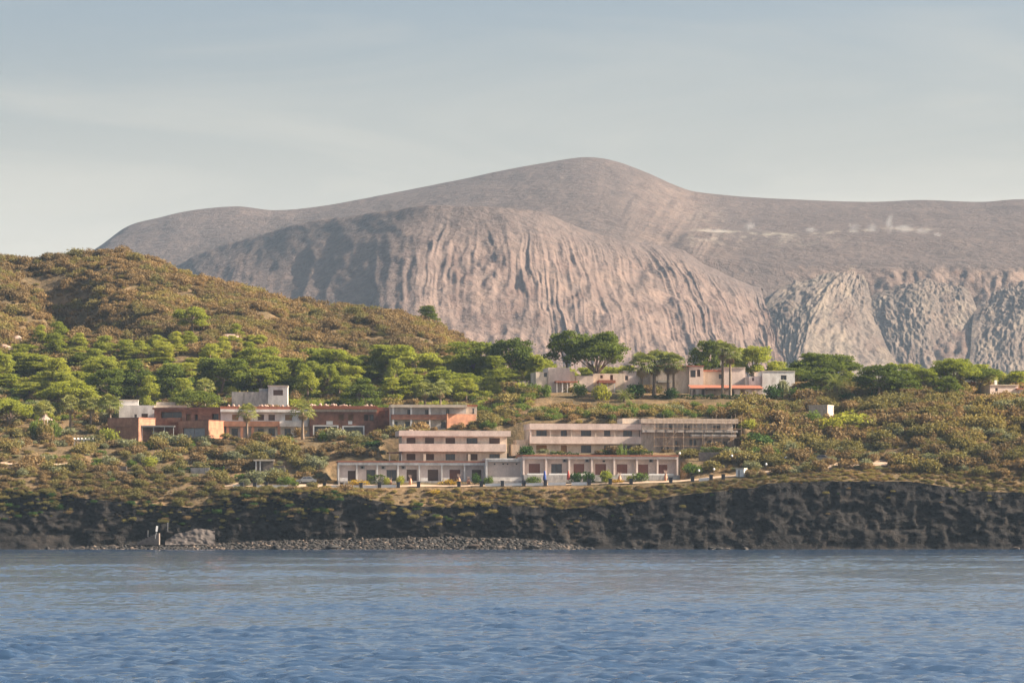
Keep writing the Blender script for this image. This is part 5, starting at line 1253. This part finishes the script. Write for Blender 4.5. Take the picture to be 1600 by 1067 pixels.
for k in range(56):      # belt behind the brick houses
    px_ = -110 + 950 * (k + rnd.random()) / 56; Y = rnd.uniform(722, 752)
    T(rnd.choice(['young', 'young_mid', 'aleppo', 'aleppo_bright', 'young']), px_, rnd.uniform(556, 590) - (Y - 735) * .5, rnd.uniform(36, 60), Y)
for k in range(26):      # young pines climbing the foot of the hill
    px_ = -60 + 480 * (k + rnd.random()) / 26; Y = rnd.uniform(750, 778); zg = gz(X_(px_, Y), Y)
    T(rnd.choice(['young', 'young', 'young_mid', 'aleppo_bright']), px_, HOR - (zg - CAMZ) * FPX / Y - rnd.uniform(20, 36), rnd.uniform(28, 44), Y)
for k in range(16):
    px_ = 1195 + 500 * (k + rnd.random()) / 16; Y = rnd.uniform(736, 752)
    T(rnd.choice(['young', 'young_mid', 'aleppo', 'young_dark']), px_, rnd.uniform(568, 588), rnd.uniform(36, 56), Y)
for k in range(9):
    px_ = 880 + 210 * (k + rnd.random()) / 9; Y = rnd.uniform(736, 750)
    T(rnd.choice(['young', 'aleppo_bright']), px_, rnd.uniform(570, 586), rnd.uniform(34, 48), Y)
def palm(kind, px, top, w, Y, label): plant(kind, px, top, w * 1.2, Y, 'palm_tree', 'palm', label)
palm('fan_palm', 386, 630, 30, 674, 'fan palm in front of the long house')
palm('fan_palm', 473, 626, 32, 675, 'fan palm before the joint of long and ruined brick houses')
palm('fan_palm', 110, 617, 30, 686, 'shaggy fan palm nearest the pale tent'); palm('fan_palm', 142, 619, 30, 686, 'middle one of three shaggy fan palms by the tent'); palm('fan_palm', 172, 615, 32, 686, 'shaggy fan palm nearest the small white house'); palm('fan_palm', 68, 625, 28, 690, 'half hidden fan palm directly behind the pale tent')
palm('fan_palm', 320, 590, 28, 705, 'fan palm rising above the flat topped umbrella pine')
palm('fan_palm', 664, 594, 30, 700, 'pale fan palm above the white walled house on posts'); palm('fan_palm', 688, 593, 30, 701, 'pale fan palm beside its twin above the house on posts')
palm('fan_palm', 1003, 551, 40, 706, 'leftmost fan palm of the villa cluster'.replace('leftmost', 'first')); palm('fan_palm', 1022, 546, 42, 708, 'thick trunked fan palm, tallest of the villa cluster'); palm('fan_palm', 1044, 550, 36, 707, 'third fan palm of the villa cluster'); palm('fan_palm', 1053, 551, 34, 706, 'last fan palm of the villa cluster')
palm('fan_palm', 1129, 532, 32, 706, 'taller of two slim palms before the arcade'); palm('fan_palm', 1141, 538, 32, 706, 'shorter of two slim palms before the arcade')
palm('date_palm', 1306, 578, 44, 704, 'spreading date palm beside the bright white villa'); palm('date_palm', 975, 604, 30, 700, 'small date palm on the slope before the cream villa')
palm('fan_palm', 1500, 590, 18, 720, 'small palm beside the low red roofed house'); palm('fan_palm', 1548, 582, 20, 722, 'thin palm near the chimney house')

# ------------------------------------------------------------------ bushes one can pick out
def Bsh(kind, px, top, w, Y, label=None, zone='slope', name='bush'): return plant(kind, px, top, w, Y, name, zone, label, crown_name='foliage')
Bsh('bush_yellow', 1330, 641, 92, 676, 'huge yellow green thicket below the garden hut'); Bsh('bush_yellow', 1300, 652, 50, 673, 'smaller yellow green thicket joined to the huge one'); Bsh('bush_green', 1270, 641, 46, 679, 'green thicket beside the garden hut')
Bsh('bush_bright', 172, 669, 34, 675, 'bright green bush at the end of the brick block'); Bsh('bush_yellow', 940, 599, 36, 702, 'feathery pale green clump below the umbrella pine')
Bsh('bush_olive', 245, 680, 36, 669, 'round olive bush under the carport'); Bsh('bush_olive', 288, 680, 28, 669, 'round olive bush under the garage'); Bsh('bush_brown', 415, 678, 26, 673, 'dry round bush under the long house'); Bsh('bush_green', 447, 680, 24, 672, 'green bush under the pale balcony')
Bsh('bush_green', 505, 672, 24, 673, 'leafy shrub at the white door portal'); Bsh('bush_dark', 820, 693, 26, 656, 'dark round tree like bush before the wide pink block'); Bsh('bush_green', 972, 694, 22, 657, 'green shrub growing up the wide pink block')
Bsh('bush_dark', 920, 736, 22, 642.6, 'round dark potted shrub on the terrace of the pinkish row'); Bsh('bush_bright', 945, 734, 28, 643, 'feathery bright shrub before the fourth door of the pinkish row'); Bsh('bush_green', 1002, 738, 28, 643, 'round green shrub before the fifth door of the pinkish row'); Bsh('bush_bright', 985, 742, 16, 643, 'small bright shrub beside the fifth door of the pinkish row')
Bsh('bush_dark', 900, 737, 26, 642.8, 'dark leafy shrub beside the red parasol'); Bsh('bush_green', 832, 744, 26, 642.6, 'low green plants at the corner of the pinkish row'); Bsh('bush_bright', 625, 743, 16, 642.6, 'bright spiky shrub before the third bay of the white row'); Bsh('bush_bright', 606, 745, 14, 642.5, 'small bright shrub beside the trimmed hedge'); Bsh('bush_green', 765, 743, 18, 642.3, 'leafy shrub before the plain block'); Bsh('bush_dark', 742, 738, 18, 642.6, 'dark shrub before the last bay of the white row')
Bsh('bush_grey', 497, 712, 34, 655, 'tall grey green shrub beside the white row end'); Bsh('bush_olive', 470, 716, 30, 655, 'rounded olive shrub above the silver car'); Bsh('bush_olive', 548, 700, 44, 661, 'dark bank of bushes above the white row end'); Bsh('bush_dark', 590, 688, 46, 664, 'dark bush on the bank beside the pale block')
Bsh('bush_green', 1080, 722, 40, 648, 'green thicket past the end of the pinkish row'); Bsh('bush_olive', 1115, 718, 44, 649, 'olive thicket between pinkish row and kiosk'); Bsh('bush_dark', 1180, 675, 60, 664, 'dark thicket at the end of the scaffolding'); Bsh('bush_bright', 1172, 654, 30, 672, 'bright topped bush above the dark thicket'); Bsh('bush_brown', 1212, 660, 56, 670, 'brown dry thicket between scaffolding and green thicket')
Bsh('bush_green', 1210, 698, 26, 656, 'rounded green bush at the start of the foot path'); Bsh('bush_green', 1180, 697, 30, 656, 'green bush row below the dark thicket'); Bsh('bush_grey', 1235, 688, 24, 658, 'grey cactus like clump beside the foot path'); Bsh('bush_olive', 1350, 720, 30, 650, 'olive bush above the sandy track'); Bsh('bush_olive', 1405, 712, 36, 652, 'olive bush past the sandy track end'); Bsh('bush_dark', 1457, 712, 24, 654, 'dark round bush on the eastern slope')
Bsh('flowers', 1145, 707, 20, 655, 'orange yellow flowering bush below the ladder'); Bsh('flowers', 700, 748, 40, 642.8, 'strip of orange flowers before the red door of the white row'); Bsh('flowers', 560, 748, 30, 642.9, 'orange flowers before the second bay of the white row'); Bsh('flowers', 680, 764, 20, 638, 'orange flower patch on the slope under the fourth bay'); Bsh('flowers', 1495, 645, 14, 688, 'single yellow flowering bush on the eastern slope'); Bsh('flowers', 963, 748, 30, 642.5, 'yellow flowers along the terrace of the pinkish row')
for px_, tp, w_, kd, lab in ((20, 715, 30, 'bush_grey', 'grey green bush on the western garden path'), (54, 716, 16, 'bush_green', 'round bush on the western garden path end'), (85, 709, 18, 'bush_green', 'first of two round green bushes below the pergola'), (103, 709, 18, 'bush_green', 'second of two round green bushes below the pergola'), (152, 714, 22, 'bush_green', 'green bush over the first terrace wall'), (172, 711, 30, 'bush_grey', 'large grey green bush over the first terrace wall'), (205, 717, 20, 'bush_green', 'leafy bush over the second terrace wall'), (235, 712, 26, 'bush_bright', 'leafy bright bush over the cut hedges'), (303, 739, 16, 'bush_grey', 'grey round bush below the concrete wall'), (214, 736, 26, 'bush_olive', 'flat topped olive bush below the second terrace wall'), (222, 763, 24, 'bush_olive', 'olive domed bush hanging at the cliff edge'), (164, 767, 18, 'bush_brown', 'pale dry domed bush hanging at the cliff edge'), (356, 746, 24, 'bush_olive', 'domed olive bush near the first roadside pillar'), (385, 747, 14, 'bush_grey', 'trimmed round shrub behind the first white wall'), (404, 746, 16, 'bush_grey', 'trimmed square shrub behind the third pillar'), (118, 760, 34, 'bush_olive', 'wide olive bush near the western cliff edge'), (75, 748, 36, 'bush_olive', 'broad olive bush above the western cliff'), (15, 755, 34, 'bush_brown', 'brown bush at the western cliff edge'), (110, 728, 24, 'bush_olive', 'flat olive bush below the two round bushes'), (445, 744, 30, 'bush_green', 'low green shrub row before the silver car')):
    Y = 640 if tp > 755 else 643 if tp > 742 else 647 if tp > 730 else 655; Bsh(kd, px_, tp, w_, Y, lab)
Bsh('bush_green', 58, 652, 26, 680, 'green bush in front of the tent, nearer the frame edge'); Bsh('bush_green', 84, 653, 24, 680, 'green bush in front of the tent, nearer the palms'); Bsh('bush_olive', 71, 656, 30, 678, 'olive bush hiding the foot of the tent')
Bsh('bush_olive', 1222, 715, 18, 649.5, 'olive bush before the small silver car'); Bsh('bush_green', 1296, 716, 16, 650, 'green bush beside the beige car'); Bsh('bush_dark', 1050, 606, 30, 704, 'dark bush at the foot of the palm cluster'); Bsh('bush_green', 905, 596, 24, 706, 'green bush between pinkish and cream villas'); Bsh('bush_dark', 990, 597, 34, 705, 'dark bush before the cream villa end'); Bsh('bush_dark', 1208, 600, 32, 707, 'dark bush before the bright white villa'); Bsh('bush_grey', 1222, 593, 22, 708, 'grey spiky shrub before the bright white villa'); Bsh('bush_green', 850, 600, 26, 706, 'green bush before the pinkish villa'); Bsh('bush_green', 1245, 605, 30, 706, 'green bush between white villa and date palm')
def hedge(p0, p1, top, Y, depth, label, mat='leaf_hedge', below=.5):
    x0, x1 = X_(p0, Y), X_(p1, Y); zg = min(gz(x0, Y), gz(x1, Y), gz((x0 + x1) / 2, Y)) - .1; zt = Z_(top, Y); rs = np.random.RandomState(int(p0))
    L, h = x1 - x0, max(.5, zt - zg); n = int(60 * (L * h + L * depth + h * depth)); f = rs.rand(n); c = np.column_stack([rs.rand(n) * L, rs.rand(n) * depth, rs.rand(n) * h]); nn = rs.randn(n, 3) * .6
    a, b_ = L * h, L * depth; s_ = a + b_ + h * depth; k0 = f < a / s_; k1 = (f >= a / s_) & (f < (a + b_) / s_); k2 = f >= (a + b_) / s_
    c[k0, 1] = rs.rand(k0.sum()) * .2; nn[k0, 1] -= 1; c[k1, 2] = h - rs.rand(k1.sum()) * .2; nn[k1, 2] += 1; c[k2, 0] = L - rs.rand(k2.sum()) * .2; nn[k2, 0] += 1
    c[:, 2] += .14 * np.sin(c[:, 0] * 2.3 + p0) + .08 * np.sin(c[:, 0] * 5.1)
    me = leaves('hedge', c, nn, np.full(n, .24), MATS[mat], .7, rs); o = link('hedge', me, None, None, (x0, Y, zg)); tag(o, label, 'hedge'); return o
hedge(1022, 1224, 617, 705, 1.2, 'long dark clipped hedge before the arcade'); hedge(574, 602, 742, 643.2, 1.0, 'trimmed green hedge before the white row', 'leaf_green')
hedge(936, 1020, 704, 659.5, .8, 'clipped green hedge along the wide pink block', 'leaf_green'); hedge(1095, 1142, 699, 658, 1.0, 'clipped hedge in front of the scaffolded building', 'leaf_green'); hedge(270, 297, 731, 651, .9, 'dark cut hedge before the concrete wall'); hedge(328, 350, 730, 651.4, .9, 'dark cut hedge past the concrete wall'); hedge(298, 335, 686, 673, .8, 'low clipped hedge below the garage', 'leaf_green'); hedge(170, 200, 694, 671, .8, 'low clipped hedge below the bright green bush', 'leaf_green'); hedge(393, 406, 684, 675, .7, 'short clipped hedge before the long house', 'leaf_green'); hedge(860, 905, 707, 657.5, .6, 'dark low hedge by the tan shutters', 'leaf_hedge')
# further single bushes on the slopes, largest and clearest ones
def free(X, Y):
    return not any(a <= X <= b and c <= Y <= d for a, b, c, d in FOOT)
def free_np(X, Y):
    m = np.ones(len(X), bool)
    for a, b, c, d in FOOT: m &= ~((X >= a) & (X <= b) & (Y >= c) & (Y <= d))
    return m
cnt = 0
while cnt < 110:
    px_ = rnd.uniform(-20, 1640); Y = rnd.choice([rnd.uniform(637, 672), rnd.uniform(640, 735)])
    X = X_(px_, Y)
    if not free(X, Y) or not free(X, Y + 2) or (500 < px_ < 1160 and Y < 672): continue
    zg = gz(X, Y); row = HOR - (zg - CAMZ) * FPX / Y; wd = rnd.uniform(12, 26)
    kd = rnd.choice(['bush_olive', 'bush_olive', 'bush_brown', 'bush_grey', 'bush_green'] if px_ < 1000 else ['bush_olive', 'bush_brown', 'bush_brown', 'bush_olive'])
    Bsh(kd, px_, row - wd * rnd.uniform(.42, .62), wd, Y); cnt += 1

# ------------------------------------------------------------------ labels for the plants that have none yet
ANCH = {'pine': [(20, 'at the foot of the scrub hill spur'), (110, 'above the pale tent'), (200, 'behind the small white house'), (305, 'behind the flat topped umbrella pine'), (400, 'behind the stained white house'), (520, 'behind the ruined brick house'), (620, 'behind the house on posts'), (720, 'above the two storey pale block'), (810, 'near the pinkish villa'), (1000, 'behind the low cream villa'), (1100, 'behind the cube villas'), (1210, 'behind the bright white villa'), (1300, 'behind the date palm'), (1400, 'above the yellow green thicket'), (1490, 'near the low red roofed house'), (1600, 'behind the house with chimney')],
        'bush': [(10, 'on the western slope end'), (80, 'below the pergola'), (190, 'below the brick block'), (300, 'below the brick garage'), (400, 'around the stone hut'), (500, 'on the bank below the ruined house'), (700, 'above the pale block roof'), (800, 'beside the dark rock outcrop'), (900, 'above the wide pink block'), (1000, 'below the fan palm cluster'), (1100, 'below the arcade hedge'), (1200, 'near the foot path'), (1300, 'near the garden hut'), (1400, 'on the slope past the sandy track'), (1500, 'on the eastern scrub slope'), (1600, 'on the far eastern scrub slope')]}
ORD = ['', 'second ', 'third ', 'fourth ', 'fifth ', 'sixth ', 'seventh ', 'eighth ', 'ninth ', 'tenth ', 'eleventh ', 'twelfth ', 'thirteenth ', 'fourteenth ', 'fifteenth ']
HUE = {'young': 'bright green', 'young_mid': 'mid green', 'young_dark': 'dark green', 'aleppo': 'layered green', 'aleppo_bright': 'yellow green', 'aleppo_dark': 'dark layered', 'umbrella': 'umbrella', 'umbrella_mid': 'umbrella', 'bush_olive': 'olive', 'bush_brown': 'dry brown', 'bush_grey': 'grey green', 'bush_green': 'green'}
groups = {}
for p in PLANTS:
    kw = 'pine' if 'pine' in p['name'] else 'palm' if 'palm' in p['name'] else 'bush'
    p['o']['group'] = {'pine': 'pines of the wooded belt', 'palm': 'palms around the houses', 'bush': 'single bushes on the slopes'}[kw]
    if p['label']: continue
    a = min(ANCH[kw], key=lambda q: abs(q[0] - p['px']))
    if kw == 'bush': a = (a[0], ('low down, ' if p['Y'] < 672 else 'higher up, ') + a[1])
    groups.setdefault((kw, HUE[p['kind']], a[1]), []).append(p)
for (kw, hue, ph), ps in groups.items():
    key = (lambda p: -p['h']) if kw == 'pine' else (lambda p: -p['w'])
    for i, p in enumerate(sorted(ps, key=key)):
        adj = '' if len(ps) == 1 else ORD[min(i, 14)] + ('tallest ' if kw == 'pine' else 'widest ')
        p['o']['label'] = f'{adj}{hue} {kw} {ph}' if kw == 'pine' else f'{adj}{hue} bush {ph}'

# ------------------------------------------------------------------ scrub cover
def protos(kind): return [next(c for c in p['o'].children if c.name.startswith('foliage')) for p in PLANTS if p['kind'] == kind][:3]
def cover(name, label, kinds, n, px0, px1, Y0, Y1, smin, smax, seed, tall=.8, dens=None):
    rs = np.random.RandomState(seed); Y = Y0 + (Y1 - Y0) * rs.rand(n); px = px0 + (px1 - px0) * rs.rand(n); X = X_(px, Y); keep = free_np(X, Y) & free_np(X, Y + 1.2)
    cl = fbm(X / 11, Y / 11, seed + 1, 3); keep &= rs.rand(n) < np.clip(.62 + .9 * cl, .12, 1)
    keep &= ~((px > 835) & (px < 1250) & (Y > 692) & (Y < 714)) & ~((px > 1500) & (px < 1680) & (Y > 704) & (Y < 717))
    keep &= ~((px > 352) & (px < 1165) & (Y > 639.0) & (Y < 645.5)) & ~((px > 1285) & (px < 1400) & (Y > 645.5) & (Y < 650.5))
    if dens is not None: keep &= rs.rand(n) < dens(px, Y)
    X, Y, px = X[keep], Y[keep], px[keep]; Z = ground(X, Y) - .08
    s = smin + (smax - smin) * rs.rand(len(X)) ** 2.4
    ms = []; [ms.extend(protos(k)) for k in kinds]
    return scatter(name, label, ms, np.column_stack([X, Y, Z]), np.column_stack([s, s, s * tall * (.75 + .5 * rs.rand(len(X)))]), np.column_stack([0 * s, 0 * s, rs.rand(len(s)) * 6.28]), rs.randint(0, len(ms), len(s)), 'scrub')
hilld = lambda px, Y: np.where(px < 770 + (Y < 800) * 40, 1, 0)
cover('hill_scrub', 'dense brown and olive scrub covering the western hill', ['bush_brown', 'bush_brown', 'bush_brown', 'bush_olive'], 16000, -160, 820, 742, 896, .6, 2.3, 301, .95, hilld)
cover('slope_scrub', 'olive and brown scrub on the slopes between the houses', ['bush_olive', 'bush_brown', 'bush_brown', 'bush_olive', 'bush_grey'], 6500, -160, 1760, 641, 735, .6, 2.3, 302, 1.0, lambda px, Y: np.where((px > 500) & (px < 1120) & (Y < 658), .0, .8))
cover('east_scrub', 'brown olive scrub on the eastern slope', ['bush_brown', 'bush_olive'], 3800, 1150, 1760, 640, 735, .6, 2.7, 303, 1.05, lambda px, Y: np.where((Y < 652) & (px < 1420), .25, .9))
cover('plateau_scrub', 'patchy dry scrub between the blocks and the villas', ['bush_olive', 'bush_brown', 'bush_green'], 1700, 740, 1260, 668, 712, .6, 1.5, 304, 1.0)
cover('cliff_top_scrub', 'low dry tufts along the cliff top', ['bush_brown', 'bush_olive'], 9000, -160, 1760, 634.2, 641.6, .25, .8, 305, .8, lambda px, Y: np.where((px > 560) & (px < 1180), 1., .65))
cover('west_edge_scrub', 'bushes hanging over the western cliff edge', ['bush_olive', 'bush_brown'], 900, -160, 560, 634.2, 646, .6, 1.5, 306, .8)
cover('wood_floor_scrub', 'green undergrowth of the wooded belt', ['bush_green', 'bush_olive', 'bush_bright'], 2600, -160, 860, 700, 756, .7, 1.8, 307, .9)
cover('east_wood_floor', 'green undergrowth of the eastern wood', ['bush_green', 'bush_dark', 'bush_olive'], 1000, 1180, 1760, 700, 748, .7, 1.8, 308, .9)

# growth clinging to the cliff face
def cliff_growth():
    me = bpy.data.objects['sea_cliff'].data; co = np.empty(len(me.vertices) * 3, np.float32); me.vertices.foreach_get('co', co); co = co.reshape(-1, 3)
    rs = np.random.RandomState(77); i = rs.randint(0, len(co), 9000); p = co[i]; px = CX + p[:, 0] * FPX / p[:, 1]
    top = ground(p[:, 0], edgeY(p[:, 0]), False); t = p[:, 2] / top
    w_ = np.where(px < 580, .9, np.where(px < 920, .35, .08)); keep = rs.rand(len(p)) < np.clip((t - .35) * 1.6, 0, 1) ** 1.5 * w_ * np.clip(.5 + 1.6 * fbm(p[:, 0] / 6, p[:, 2] / 4, 78, 3), 0, 1)
    p = p[keep]; s = .3 + .75 * rs.rand(len(p)) ** 2; ms = protos('bush_olive') + protos('bush_dark')[:1] + protos('bush_brown')[:1]
    scatter('cliff_growth', 'dark bushes and tufts clinging to the cliff face', ms, p, np.column_stack([s, s, s * .8]), np.column_stack([0 * s, 0 * s, rs.rand(len(s)) * 6.28]), rs.randint(0, len(ms), len(s)), 'scrub')
cliff_growth()


# ------------------------------------------------------------------ haze
def build_haze():
    mb = MB(); mb.box(-2700, 2700, -400, 4400, -3.0, 415)
    m = bpy.data.materials.new('haze'); m.use_nodes = True; n, l = m.node_tree.nodes, m.node_tree.links
    n.clear(); o = n.new('ShaderNodeOutputMaterial'); v = n.new('ShaderNodeVolumePrincipled')
    v.inputs['Color'].default_value = (*HAZE_COLOR, 1); v.inputs['Density'].default_value = HAZE_DENSITY; v.inputs['Anisotropy'].default_value = 0.0
    l.new(v.outputs[0], o.inputs['Volume'])
    tag(mb.build('haze', m), 'thin pale sea haze over the whole bay', 'haze', kind='stuff')
build_haze()
